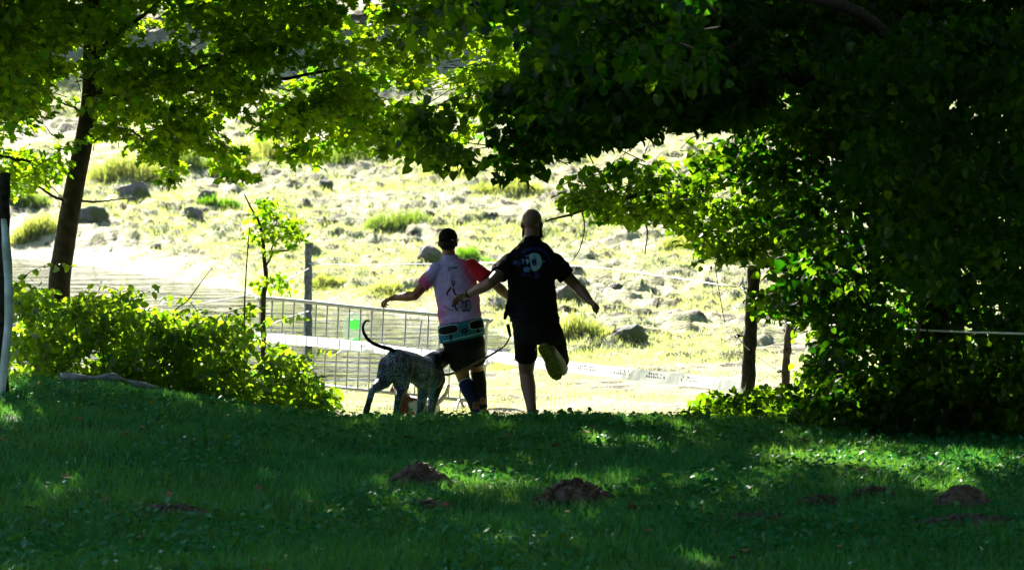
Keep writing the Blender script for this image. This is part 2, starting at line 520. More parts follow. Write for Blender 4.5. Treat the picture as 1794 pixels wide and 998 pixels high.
def twigs(centres, anchor_fn, name, root, mat=MAT_TWIG, frac=1.0, r=0.006, length=0.45):
    s_v = []; s_f = []
    sel = rng.random(len(centres)) < frac
    for i, c in enumerate(centres[sel]):
        a = np.asarray(anchor_fn(c)); v = a - c; L = np.linalg.norm(v)
        if L < 0.05: continue
        v = v / L * min(L, length * rng.uniform(0.6, 1.4)); v = v + rng.normal(size=3) * .3 * np.linalg.norm(v)
        m = c + v * 0.5 + np.array([0, 0, 0.05 * np.linalg.norm(v)])
        pts = [c - v * 0.35 - np.array([0, 0, 0.06]), c, m, c + v]
        rr = [r * 0.4, r * 0.6, r * 0.9, r * 1.2]
        b = len(s_v)
        e1 = norm(np.cross(v, [0.3, 0.2, 1.0])); e2 = norm(np.cross(v, e1))
        for p, q in zip(pts, rr):
            for k in range(3):
                an = 2.094 * k
                s_v.append(p + q * (e1 * math.cos(an) + e2 * math.sin(an)))
        for k in range(3):
            for j in range(3):
                s_f.append((b + k * 3 + j, b + k * 3 + (j + 1) % 3, b + k * 3 + 3 + (j + 1) % 3, b + k * 3 + 3 + j))
    if s_v:
        o = mk(name, np.array(s_v), np.array(s_f), mat, root)
        tag(o, kind='stuff')
def limb(root, pts, r0, r1, name='limb', mat=MAT_BARK, wob=0.02, parent=None):
    P = spline(pts, 7); wob = min(wob, r0 * .3)
    for i, p in enumerate(P[1:-1]): p += Vector(rng.normal(size=3) * wob * 0.5)
    s = SB(); s.tube(P, lerpr(r0, r1, len(P)), 9)
    return s.mk(name, mat, parent or root)

# ---- the slender tree on the left
T1 = empty('maple_tree', at(108, 640, 28.4), 'slender leaning tree with dark trunk behind the bramble bushes at the left', 'tree')
T1.location.z = ORG[T1].z = gz(T1.location.x, 28.4) - 0.02
D = 28.4
b0 = Vector(T1.location) - Vector((0, 0, 0.1))
trunk_pts = [b0, at(103, 520, D), at(113, 430, D), at(130, 330, D), at(148, 240, D), at(158, 165, D), at(160, 80, D), at(170, -40, D), at(185, -260, D), at(230, -560, D)]
P = spline(trunk_pts, 8)
s = SB(); s.tube(P, [max(0.02, 0.118 * (1 - 0.55 * i / len(P)) + (0.05 if i < 4 else 0) * (4 - i) / 4) for i in range(len(P))], 14)
trunk = s.mk('trunk', MAT_BARK, T1)
for pts, r0, r1 in [
    ([at(160, 190, D), at(185, 166, D - .1), at(230, 160, D - .2), at(300, 158, D - .3), at(420, 150, D - .5), at(600, 120, D - .6)], .055, .012),
    ([at(162, 165, D), at(185, 155, D - .2), at(240, 148, D - .3), at(310, 135, D - .4), at(380, 105, D - .6), at(520, 30, D - .8)], .045, .012),
    ([at(160, 110, D), at(185, 82, D - .1), at(212, 52, D - .2), at(240, 34, D - .4), at(330, -40, D - .5)], .04, .012),
    ([at(128, 305, D), at(108, 294, D - .1), at(85, 283, D - .2), at(45, 282, D - .4), at(-20, 268, D - .5)], .026, .01),
    ([at(120, 352, D), at(95, 345, D - .1), at(60, 322, D - .2), at(30, 312, D - .3)], .018, .005),
    ([at(135, 352, D), at(170, 353, D + .1), at(205, 350, D + .1), at(245, 345, D + .2)], .014, .003),
    ([at(150, 225, D), at(135, 192, D + .1), at(115, 183, D + .2), at(90, 170, D + .3)], .018, .006),
    ([at(148, 222, D), at(200, 222, D - .2), at(240, 235, D - .4), at(265, 265, D - .5), at(285, 290, D - .6)], .018, .004),
    ([at(165, 0, D), at(100, -80, D - .3), at(0, -160, D - .8), at(-100, -200, D - 1)], .06, .015),
    ([at(175, -120, D), at(300, -240, D - .5), at(480, -330, D - 1), at(640, -380, D - 1.5)], .06, .015),
    ([at(180, -200, D), at(260, -330, D + .8), at(400, -470, D + 1.6)], .05, .012)]:
    limb(T1, pts, r0, r1, parent=trunk)
gaps1 = [(118, 160, 34, 40), (255, 60, 34, 26), (25, 130, 24, 26), (290, 70, 14, 12), (560, 60, 14, 10), (110, 235, 40, 40)]
c1 = sample_poly([(-120, -60), (950, -60), (940, 110), (900, 190), (840, 215), (760, 262), (700, 262), (640, 235), (540, 212), (470, 222), (430, 210), (360, 215), (280, 200), (185, 205), (140, 180), (70, 175), (-120, 190)],
                 26.6, 29.6, 1060, gaps1, 0.43, 0.021)
c2 = sample_poly([(170, 190), (350, 200), (430, 290), (420, 312), (345, 262), (300, 318), (262, 262), (185, 235)], 27.4, 29, 70, (), 0.42, 0.03)
c3 = sample_poly([(-100, 160), (60, 170), (125, 250), (95, 300), (30, 330), (-100, 330)], 27.2, 29.4, 85, [(75, 225, 30, 25)], 0.40, 0.03)
c4 = sample_poly([(450, 215), (640, 215), (600, 262), (520, 282), (470, 262)], 27.4, 29, 30, (), 0.42, 0.03)
c6 = sample_poly([(-100, -60), (130, -60), (70, 70), (60, 190), (-100, 210)], 25.0, 26.4, 150)
c1, c6 = sun_gaps(c1), sun_gaps(c6)
cu = np.concatenate([sample_ell((-4.6, 26.4, 6.0), (5.6, 3.4, 2.0), 900, 0.0), sample_ell((-8.0, 27.8, 5.4), (3.2, 3.0, 1.8), 420, 0.0), sample_ell((-4.4, 29.3, 4.7), (6.6, 1.6, 0.95), 330, 0.0), sample_ell((0.6, 26.6, 6.0), (3.2, 2.5, 1.9), 380, 0.0)])
cu = sun_gaps(cu)
L1 = cat([leaves(np.concatenate([c1, c2, c3, c4, c6]), 21, 0.20, 0.085, 0.5, 0.45, 0.6), leaves(cu, 24, 0.42, 0.15, 0.5, 0.5, 0.6)])
plant_foliage(T1, L1, 'maple', MAT_MAPLE, rank=lambda u, v, d: np.where((v > 150) | (u > 150), 1.0, 0.5))
tr = np.array([tuple(p) for p in P])
twigs(np.concatenate([c1, c2, c3, c4]), lambda c: tr[np.argmin(np.linalg.norm(tr - c, axis=1))] + np.array([0, 0, -0.3]), 'twigs', T1, frac=0.4, length=0.3, r=.005)
print('maple', len(L1[0]))

# ---- the dark lime tree on the right
base2 = at(1640, 750, 24.6)
T2 = empty('lime_tree', (base2.x, base2.y, gz(base2.x, base2.y) - 0.02), 'big dark lime tree overhanging the whole right side down to the ground', 'tree')
b0 = Vector(T2.location)
P = spline([b0 - Vector((0, 0, .1)), b0 + Vector((.03, .02, 1)), b0 + Vector((-.05, .1, 2.4)), b0 + Vector((-.1, .1, 4)), b0 + Vector((0, 0, 6)), b0 + Vector((.2, 0, 8.5))], 7)
s = SB(); s.tube(P, [0.24 * (1 - 0.8 * i / len(P)) + (0.08 if i < 3 else 0) for i in range(len(P))], 14)
trunk2 = s.mk('trunk', MAT_BARK, T2)
for pts, r0, r1 in [
    ([b0 + Vector((0, 0, 2.2)), at(1480, 180, 23.6), at(1300, 120, 22.8), at(1120, 130, 22.5), at(980, 180, 22.3), at(880, 240, 22.2)], .07, .010),
    ([b0 + Vector((0, 0, 1.9)), at(1500, 300, 25.5), at(1380, 290, 26.5), at(1240, 320, 26.8), at(1100, 345, 26.7), at(1010, 372, 26.5), at(955, 388, 26.4)], .05, .006),
    ([b0 + Vector((0, 0, 2.8)), at(1500, 20, 21.5), at(1250, -10, 19), at(1000, 10, 17.5), at(800, 10, 16.8)], .06, .008),
    ([b0 + Vector((0, 0, 1.3)), at(1540, 430, 25), at(1440, 440, 26), at(1330, 430, 26.4)], .035, .008),
    ([b0 + Vector((0, 0, 3.2)), b0 + Vector((-1.5, 1.5, 4.6)), b0 + Vector((-3.4, 2.5, 5.4))], .08, .02),
    ([b0 + Vector((0, 0, 4.0)), b0 + Vector((1.5, -1.5, 5.2)), b0 + Vector((2.6, -2.5, 6))], .07, .02),
    ([b0 + Vector((.1, 0, .1)), at(1655, 600, 24.3), at(1672, 500, 24.2), at(1690, 380, 24.2)], .03, .012),
    ([b0 + Vector((-.1, 0, .1)), at(1615, 600, 24.3), at(1632, 500, 24.2), at(1660, 400, 24.2)], .026, .010),
    # twigs seen against the meadow
    ([at(880, 240, 22.3), at(930, 240, 22.3), at(870, 255, 22.3), at(830, 262, 22.3)], .006, .003),
    ([at(1250, 232, 22.6), at(1215, 240, 22.6), at(1192, 262, 22.6)], .006, .003),
    ([at(1020, 372, 26.5), at(1024, 400, 26.5), at(1016, 435, 26.5), at(1003, 457, 26.5)], .007, .004),
    ([at(1133, 372, 26.4), at(1132, 390, 26.4), at(1134, 412, 26.4), at(1130, 445, 26.4)], .010, .005)]:
    limb(T2, pts, r0, r1, parent=trunk2, wob=0.008)
cA1 = sample_poly([(650, -70), (1250, -70), (1250, 140), (1050, 120), (930, 80), (860, 30), (800, 50), (740, 60), (690, 35)], 15.5, 18.0, 130, (), 0.42, 0.02)
cA2 = sample_poly([(960, -70), (1300, -70), (1350, 170), (1250, 215), (1180, 205), (1110, 228), (1060, 245), (1010, 250), (960, 200), (930, 120)], 20, 24, 560)
cA2b = sample_poly([(700, 180), (830, 170), (900, 120), (990, 160), (1040, 230), (1010, 262), (950, 268), (900, 308), (862, 275), (820, 285), (770, 262), (700, 262)], 21.6, 23.4, 135, [(850, 245, 36, 18)], 0.42, 0.025)
cA3 = sample_poly([(1230, -80), (2000, -80), (2000, 790), (1400, 745), (1420, 640), (1400, 560), (1340, 520), (1390, 450), (1330, 330), (1290, 240)], 22.5, 27.5, 2000, [(1384, 605, 62, 62)])
cA4 = sample_poly([(1000, 300), (1060, 282), (1150, 285), (1190, 262), (1260, 240), (1340, 250), (1420, 400), (1400, 470), (1330, 455), (1270, 440), (1245, 462), (1225, 400), (1150, 375), (1050, 375), (985, 360)], 25.6, 27.6, 190, (), 0.36, 0.02)
cA5 = sample_poly([(1330, 520), (1400, 470), (1450, 500), (1440, 680), (1400, 680), (1395, 570), (1350, 560)], 25.5, 27.2, 50, [(1384, 605, 40, 55)])
cA6 = sample_poly([(1420, 60), (2000, -20), (2000, 560), (1560, 480)], 19.5, 22.5, 420)
cu2 = np.concatenate([sample_ell((4.6, 24.5, 6.0), (3.6, 3.4, 2.8), 900, 0.0), sample_ell((3.6, 28.2, 5.4), (3.0, 2.2, 1.9), 520, 0.0), sample_ell((1.4, 25.6, 6.0), (2.2, 2.0, 2.2), 260, 0.1), sample_ell((2.9, 18.6, 5.4), (3.2, 2.8, 1.6), 480, 0.0), sample_ell((6.6, 16.0, 3.8), (2.4, 4.5, 3.3), 620, 0.0), sample_ell((4.8, 9.5, 7.0), (4.6, 5.0, 1.8), 800, 0.0), sample_ell((-1.3, 21.0, 5.4), (3.2, 2.4, 1.2), 330, 0.0)])  # upper crown, with unseen masses added overhead to block sun and sky light
cA1, cA2, cA2b, cA3, cA4, cu2 = [sun_gaps(q) for q in (cA1, cA2, cA2b, cA3, cA4, cu2)]
L2 = cat([leaves(cA1, 11, 0.16, 0.068, 0.8, 0.6, 0.6), leaves(cA2, 18, 0.2, 0.085, 0.7), leaves(cA2b, 13, 0.17, 0.08, 0.8, 0.5), leaves(cA3, 24, 0.23, 0.075, 0.7, 0.5, 0.7),
          leaves(cA4, 20, 0.19, 0.08, 0.7), leaves(cA5, 16, 0.18, 0.075, 0.8), leaves(cA6, 20, 0.22, 0.072, 0.8, 0.5, 0.7), leaves(cu2, 20, 0.4, 0.14)])
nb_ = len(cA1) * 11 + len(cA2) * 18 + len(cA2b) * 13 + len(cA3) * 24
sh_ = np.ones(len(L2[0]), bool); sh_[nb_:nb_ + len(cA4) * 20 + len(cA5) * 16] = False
L2[5] = np.where(sh_ & (L2[0][:, 0] > -.2), L2[5] ** 3 * .7, L2[5])          # shade painted in: leaves of the dark mass get a darker tint
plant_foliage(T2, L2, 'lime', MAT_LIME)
twigs(np.concatenate([cA1, cA2b, cA4, cA5]), lambda c: c + np.array([1.0, 0.1, 0.25]) + rng.normal(size=3) * np.array([.5, .5, .6]), 'twigs', T2, frac=0.45, length=0.24, r=.005)
print('lime', len(L2[0]))

# ---- wood on the hilltop beyond the meadow (above the picture, mirrored in the pond)
n = 16000
X = rng.uniform(-95, 95, n); Y = rng.uniform(142, 165, n) + rng.normal(size=n) * 3
top = 13 + 9 * fbm(X * .12, Y * .05, 3)
Cw = np.stack([X, Y, ground_z(X, Y) + rng.random(n) ** .7 * top], -1)
V, F, t = leaf_arrays(leaves(Cw, 3, 1.0, 1.1, .5, .6, .8), 'bramble')
MAT_FARWOOD = leafmat('far_wood_leaf', (.012, .028, .008), (.03, .05, .014), (.01, .03, .005), (.03, .06, .01), .01, .5, .2)
o = mk('far_wood', V, F, MAT_FARWOOD, smooth=False, attrs={'tint': t}); tag(o, 'distant wood on the hilltop beyond the meadow', 'wood', kind='stuff')
# ---- unseen trees added behind and beside the camera to block sky light
BLOCK_TREES = [(-9, -4, 0), (-2, -7, 1.2), (6, -6, 2.5), (12, 2, 4), (-13, 7, 5.2), (13, 12, .7)]
lb_ = ['unseen sky-blocking tree behind the camera on the left', 'unseen sky-blocking tree straight behind the camera', 'unseen sky-blocking tree behind the camera on the right', 'unseen sky-blocking tree level with the camera on the right', 'unseen sky-blocking tree beside the lawn far out on the left', 'unseen sky-blocking tree beside the lawn far out on the right']
Co = np.concatenate([sample_ell((0, 0, 5.2), (4.6, 4.2, 4.6), 520, .3)]); Co = Co[Co[:, 2] > .5]
Vo, Fo, to_ = leaf_arrays(leaves(Co, 10, .6, .42, .5, .6, .7), 'maple')
mo = mesh_np('crown', Vo, Fo, MAT_MAPLE, False, {'tint': to_})
s = SB(); P = spline([(0, 0, -.1), (.05, 0, 2), (-.1, .1, 4.5), (.1, 0, 8)], 6); s.tube(P, lerpr(.28, .06, len(P)), 12)
mt_ = mesh_np('trunk', np.array(s.v), s.f, MAT_BARK)
for (x, y, rz), l_ in zip(BLOCK_TREES, lb_):
    r_ = empty('sky_block_tree', (x, y, gz(x, y)), l_, 'tree', 'unseen trees added to block sky light'); r_.rotation_euler.z = rz; r_.scale = (1.7, 1.7, 1.7)
    for nm, me_ in (('trunk', mt_), ('crown', mo)):
        o = bpy.data.objects.new(nm, me_); COL.objects.link(o); o.parent = r_
        if nm == 'crown': tag(o, kind='stuff')

# ---- bramble bushes
def bush(name, label, poly, d0, d1, ncl, per, size, mat, kind='bramble', spread=0.17, clump=0.0, tilt=0.7, n_parts=300, stems=14, group=None, cat_='bush', shoots=0):
    C = sample_poly(poly, d0, d1, ncl, (), clump, 0.03, 0.03)
    c = C.mean(0); b = (c[0], c[1], gz(c[0], c[1]))
    root = empty(name, b, label, cat_, group)
    L = leaves(C, per, spread, size, 0.4, 0.6, tilt)
    if shoots:
        hz = C[:, 2] - ground_z(C[:, 0], C[:, 1]); tops = C[np.argsort(-hz)[:len(C) // 3]]
        for q in tops[rng.choice(len(tops), shoots)]:
            dx = rng.normal() * .25; ln = rng.uniform(.1, .32)
            pts = spline([q - np.array([dx * .5, 0, .3]), q, q + np.array([dx * .5, rng.normal() * .1, ln * .7]), q + np.array([dx * 1.3, rng.normal() * .15, ln * rng.uniform(.75, 1.0)])], 4)
            sh = SB(); sh.tube(pts, lerpr(.006, .002, len(pts)), 5); sh.mk('shoot', MAT_TWIG, root)
            L = cat([L, leaves(np.array([tuple(p) for p in pts[5:]]), 3, .06, size * .85, .3, .7, .8)])
    plant_foliage(root, L, kind, mat, 'foliage', n_parts)
    sel = C[rng.choice(len(C), min(stems, len(C)), replace=False)]
    for q in sel:
        x0 = q[0] + rng.normal() * .15; y0 = q[1] + rng.normal() * .15
        z0 = gz(x0, y0)
        s = SB(); pts = spline([(x0, y0, z0 - .02), (x0 * .5 + q[0] * .5 + rng.normal() * .05, y0 * .5 + q[1] * .5, (z0 + q[2]) / 2 + .08), tuple(q)], 5)
        s.tube(pts, lerpr(.008, .003, len(pts)), 5)
        s.mk('stem', MAT_TWIG, root)
    return root
bush('bramble_bush', 'sunlit bramble thicket at the foot of the leaning tree', [(18, 490), (40, 525), (70, 510), (110, 535), (150, 522), (180, 550), (215, 520), (245, 545), (275, 535), (300, 562), (330, 560), (350, 700), (100, 690), (18, 660)], 25.3, 28.2, 600, 15, 0.08, MAT_BRAMBLE, clump=.44, tilt=.9, shoots=20)
bush('bramble_bush', 'leafy bramble thicket sloping down to the metal barrier', [(290, 560), (320, 575), (345, 545), (380, 575), (410, 560), (440, 585), (465, 575), (490, 605), (520, 630), (548, 665), (580, 690), (560, 720), (520, 730), (330, 710)], 25.2, 27.8, 480, 15, 0.08, MAT_BRAMBLE, clump=.44, tilt=.9, shoots=20)
bush('ground_bramble', 'low bramble clump round the foot of the tall dark fence post', [(1215, 700), (1250, 690), (1300, 690), (1400, 680), (1430, 700), (1430, 745), (1260, 750), (1215, 735)], 24.0, 26.6, 130, 15, 0.075, MAT_LIME, spread=0.15, n_parts=120, stems=8)
bush('ground_bramble', 'low shaded undergrowth along the lawn edge beneath the lime tree', [(1420, 690), (1500, 660), (1800, 640), (1850, 790), (1700, 790), (1500, 760), (1420, 750)], 22.6, 24.8, 260, 15, 0.075, MAT_LIME, spread=0.16, n_parts=200, stems=8)

# ---- small sapling in front of the pond
D = 28.8
bs = at(462, 600, D)
T4 = empty('sapling', (bs.x, bs.y, gz(bs.x, bs.y)), 'thin sapling with sparse leaves beside the left end of the barrier', 'tree')
P = spline([Vector(T4.location) - Vector((0, 0, .05)), at(461, 540, D), at(466, 490, D), at(463, 455, D), at(460, 415, D), at(452, 385, D), at(440, 365, D), at(428, 340, D)], 6)
s = SB(); s.tube(P, lerpr(.03, .006, len(P)), 9); tk = s.mk('trunk', MAT_BARK, T4)
for pts in ([at(464, 470, D), at(474, 450, D), at(478, 430, D), at(495, 412, D), at(512, 405, D)], [at(475, 440, D), at(505, 438, D), at(520, 425, D), at(535, 410, D)],
            [at(460, 415, D), at(482, 395, D), at(490, 370, D)], [at(462, 500, D), at(480, 492, D), at(492, 490, D)]):
    limb(T4, pts, .012, .003, parent=tk, wob=.004)
cs_ = np.concatenate([sample_poly([(425, 340), (480, 350), (500, 370), (540, 400), (545, 425), (510, 430), (470, 440), (435, 400)], 28.3, 29.3, 42), sample_poly([(445, 485), (500, 480), (505, 510), (450, 515)], 28.6, 29.1, 9)])
plant_foliage(T4, leaves(cs_, 12, 0.10, 0.06, 0.5), 'maple', MAT_MAPLE, n_parts=150)

# ---- thin canes
def cane(label, pts, r, mat):
    p0 = Vector(pts[0]); s = SB(); P = spline(pts, 6); s.tube(P, lerpr(r, r * .5, len(P)), 7)
    o = s.mk('cane', mat, origin=p0); return tag(o, label, 'cane')
MAT_CANE = simple('red_cane', (0.07, 0.025, 0.02), 0.7, 0.3, 30)
MAT_DRY = simple('dry_stalk', (0.32, 0.27, 0.18), 0.8, 0.3, 30)
q = at(428, 610, 26.6)
cane('straight dark reddish cane rising upright out of the brambles', [(q.x, q.y, gz(q.x, q.y)), at(428, 560, 26.6), at(431, 480, 26.6), at(437, 398, 26.6)], .010, MAT_CANE)
q = at(295, 600, 26.4)
cane('pale dry stalk leaning right out of the brambles', [(q.x, q.y, gz(q.x, q.y)), at(300, 562, 26.4), at(330, 525, 26.4), at(355, 490, 26.4), at(371, 470, 26.4)], .008, MAT_DRY)

# ------------------------------------------------------------------ grass
def blades(X, Y, h, w, lean=0.5, seg=2, tint=None, z=None):
    n = len(X)
    z = ground_z(X, Y) if z is None else z
    a = rng.uniform(0, 2 * np.pi, n); ca, sa = np.cos(a), np.sin(a)
    la = rng.uniform(0, 2 * np.pi, n); ll = h * rng.uniform(0.1, 1.0, n) * lean
    B = np.stack([X, Y, z - 0.005], -1)
    side = np.stack([ca, sa, np.zeros(n)], -1) * (w / 2)[:, None]
    le = np.stack([np.cos(la) * ll, np.sin(la) * ll, np.zeros(n)], -1)
    up = np.stack([np.zeros(n), np.zeros(n), h], -1)
    if seg == 1:
        V = np.stack([B - side, B + side, B + le + up], 1)
        F = np.array([[0, 1, 2]])
    else:
        V = np.stack([B - side, B + side, B + le * .35 + up * .55 - side * .8, B + le * .35 + up * .55 + side * .8, B + le + up * .95], 1)
        F = np.array([[0, 1, 3], [0, 3, 2], [2, 3, 4]])
    k = V.shape[1]
    FF = (F[None] + (np.arange(n) * k)[:, None, None]).reshape(-1, 3)
    t = rng.random(n) if tint is None else tint
    return V.reshape(-1, 3), FF, np.repeat(np.clip(t, 0, 1), k)
def scatter(n, y0, y1, u):
    Y = rng.uniform(y0, y1, n); X = rng.uniform(-u, u, n) * Y
    return X, Y
BARE = []     # (x, y, rx, ry) worn spots and molehills
def spot(px, py, wpx, ry=0.5):
    d = 24.0
    for _ in range(12):
        w = at(px, py, d); zz = gz(w.x, d); d += (w.z - zz) / ((EYE - w.z) / d) if w.z < EYE else 0
    w = at(px, py, d)
    return w.x, d, wpx / 2 / FPX * d
MOLE = [  # px, py of the base, width px, height px, label
    (735, 850, 104, 34, 'small brown molehill behind the larger one'),
    (1008, 886, 150, 42, 'largest crumbly brown molehill in the middle of the lawn'),
    (1690, 895, 115, 40, 'tall lumpy molehill near the right edge of the lawn'),
    (1700, 924, 190, 14, 'wide flattened spread of greyish mole earth below the right molehill'),
    (1320, 918, 150, 12, 'flat worn patch of mole earth right of the largest molehill'),
    (1440, 890, 90, 16, 'low brown molehill between the flat patch and the right molehill'),
    (1530, 876, 80, 18, 'low molehill half hidden in weeds, left of the right molehill'),
    (310, 906, 150, 14, 'flat broken molehill on the left of the lawn'),
    (750, 892, 90, 8, 'faint trampled earth patch below the small molehill')]
MS = []
for px, py, wp, hp, lb in MOLE:
    x, y, r = spot(px, py, wp); MS.append((x, y, r, hp / FPX * y, lb)); BARE.append((x, y + r * 0.25, r * 0.95, r * (0.75 if hp > 20 else 0.45)))
X, Y = scatter(260000, 14.6, 27.2, 0.235)
h = 0.045 + 0.05 * fbm(X * 1.7, Y * 1.7, 3)
keep = rng.random(len(X)) < 0.55 + 0.7 * fbm(X * 3 + 9, Y * 3, 2)
for bx, by, rx, ry in BARE: keep &= ((X - bx) / rx) ** 2 + ((Y - by) / ry) ** 2 > rng.uniform(0.7, 1.2, len(X))
keep &= rng.random(len(X)) < np.where(Y < 26, 1, 0.6)
X, Y, h = X[keep], Y[keep], h[keep]
tn = 0.75 * fbm(X * 0.9 + 5, Y * 0.9 + 2, 3) + 0.35 * rng.random(len(X)) - 0.08
V, F, t = blades(X, Y, h * rng.uniform(.6, 1.35, len(X)), rng.uniform(.004, .008, len(X)), 0.9, 2, tn)
lg = mk('lawn_grass', V, F, MAT_BLADE, smooth=False, attrs={'tint': t})
tag(lg, 'short green lawn grass in the shade of the trees', 'grass', kind='stuff')
# broad-leaved weeds in the lawn
X, Y = scatter(30000, 14.6, 25.4, 0.235)
k = rng.random(len(X)) < sstep(0.42, 0.62, fbm(X * 1.3 + 70, Y * 1.3, 3)) + 0.25 * sstep(0, 3, X)
for bx, by, rx, ry in BARE: k &= ((X - bx) / rx) ** 2 + ((Y - by) / ry) ** 2 > 0.9
X, Y = X[k], Y[k]; n = len(X)
a = rng.uniform(0, 6.283, n)
T = norm(np.stack([np.cos(a), np.sin(a), rng.uniform(-.1, .7, n)], -1)); N = np.array([0, 0, 1.]) + rng.normal(size=(n, 3)) * .5
XX_ = norm(np.cross(T, N)); N = np.cross(XX_, T)
V, F, t = leaf_arrays([np.stack([X, Y, ground_z(X, Y) + rng.uniform(.02, .07, n)], -1), XX_, T, N, rng.uniform(.025, .06, n), rng.random(n)], 'bramble')
w = mk('lawn_weeds', V, F, MAT_WEED, smooth=False, attrs={'tint': t})
tag(w, 'clover and broad leaved weeds growing through the lawn', 'weeds', kind='stuff')
# sunlit turf behind the crest
X, Y = scatter(90000, 26.8, 36.5, 0.22)
sd = poly_sd(X, Y, POND)
k = (sd < -0.2) & (rng.random(len(X)) < sstep(0.32, 0.62, fbm(X * 1.1 + 20, Y * 1.6, 3)) * (1 - 0.75 * sstep(-.5, .8, X) * (1 - sstep(0.8, 1.8, np.abs(Y - 31.3)))))
X, Y = X[k], Y[k]
V, F, t = blades(X, Y, rng.uniform(.03, .09, len(X)), rng.uniform(.006, .011, len(X)), 0.8, 1)
tg = mk('turf_grass', V, F, MAT_MEADOW, smooth=False, attrs={'tint': t})
tag(tg, 'thin sunlit turf between the lawn crest and the pond', 'grass', kind='stuff')
# meadow
def clumps(n, y0, y1, u, per, hh, ww, rad, thr):
    X, Y = scatter(n, y0, y1, u)
    sd = poly_sd(X, Y, POND)
    Z = ground_z(X, Y)
    f = fbm(X * .5 + 60, Y * .35 + 8, 3)
    k = (Z > WATER_Z + .02) & (rng.random(n) < sstep(thr, thr + .25, f))
    X, Y = X[k], Y[k]; f = f[k]
    m = len(X)
    sc = rng.uniform(.5, 1.4, m)
    X2 = np.repeat(X, per) + rng.normal(size=m * per) * rad; Y2 = np.repeat(Y, per) + rng.normal(size=m * per) * rad
    s2 = np.repeat(sc, per)
    tn = np.repeat(np.clip(1.3 - 1.6 * f + rng.normal(size=m) * .2, 0, 1), per) * .75 + .25 * rng.random(m * per)
    return blades(X2, Y2, hh * s2 * rng.uniform(.6, 1.3, m * per), np.full(m * per, ww) * rng.uniform(.7, 1.3, m * per), .8, 1, tn)
for nm, lb, arg in (('meadow_grass', 'short sunlit grass on the near meadow beyond the pond', (80000, 36.5, 62, .235, 5, .07, .013, .08, .36)),
                    ('meadow_grass', 'short sunlit grass on the far rising meadow', (90000, 62, 118, .225, 5, .10, .022, .13, .38))):
    V, F, t = clumps(*arg)
    o = mk(nm, V, F, MAT_MEADOW, smooth=False, attrs={'tint': t}); tag(o, lb, 'grass', kind='stuff')

# tussocks and reed clumps one can point to: px, py (base), width px, height px, label
def ray_ground(px, py):
    d = np.concatenate([np.arange(26, 60, .1), np.arange(60, 200, .25)])
    W = at_np(np.full(len(d), float(px)), np.full(len(d), float(py)), d)
    hit = np.where(W[:, 2] < ground_z(W[:, 0], W[:, 1]))[0]
    i = hit[0] if len(hit) else -1
    return W[i]
TUS = [(215, 312, 120, 74, 'tall yellow-green reed clump right of the leaning trunk'),
       (305, 305, 120, 60, 'darker tall reed clump next to the yellow-green one'),
       (490, 278, 130, 62, 'pale feathery reed clump under the middle of the maple branches'),
       (600, 285, 130, 54, 'blue-green reed clump right of the feathery one'),
       (420, 290, 90, 40, 'low olive reed clump left of the feathery one'),
       (785, 305, 100, 34, 'bright green tussock below the hanging lime twigs'),
       (60, 420, 90, 46, 'yellow flowering tussock at the far left waterside'),
       (30, 360, 90, 44, 'dark green tussock behind the far left waterside'),
       (690, 408, 110, 34, 'dark round tussock above the man in the pink shirt'),
       (890, 345, 120, 28, 'flat green tussock above the bald man'),
       (380, 372, 70, 26, 'blue-green tussock left of the sapling top'),
       (1210, 442, 100, 34, 'bright tussock beneath the lit lime branch'),
       (1020, 588, 120, 46, 'bright green tussock right of the bald man'),
       (820, 458, 80, 20, 'low dark tussock between the two runners heads'),
       (575, 505, 70, 20, 'green tussock on the far shore right of the grey post'),
       (690, 520, 110, 16, 'low green tussock at the pond edge near the pink sleeve')]
for px, py, wp, hp, lb in TUS:
    c = ray_ground(px, py); d = c[1]
    r = wp / 2 / FPX * d * 1.15; hh = hp / FPX * d * .85
    n = int(300 + 6 * wp)
    a = rng.uniform(0, 6.283, n); q = np.sqrt(rng.random(n)) * rng.uniform(.8, 1.3, n)
    X = c[0] + np.cos(a) * q * r; Y = c[1] + r * .5 + np.sin(a) * q * r * .7
    hgt = hh * np.maximum(.2, 1.05 - .65 * q ** 2) * rng.uniform(.6, 1.15, n)
    dark = 'dark' in lb or 'blue' in lb
    V, F, t = blades(X, Y, hgt, np.full(n, max(.012, .0011 * d * 0.28)), .45, 2, rng.uniform(0, .35, n) if dark else rng.uniform(.2, 1, n))
    root = empty('grass_tussock', (c[0], c[1] + r * .5, gz(c[0], c[1] + r * .5)), lb, 'tussock', 'tussocks on the meadow')
    o = mk('grass_blades', V, F, MAT_REED if hp > 30 or not dark else MAT_BRAMBLE, root, smooth=False, attrs={'tint': t}); tag(o, kind='stuff')

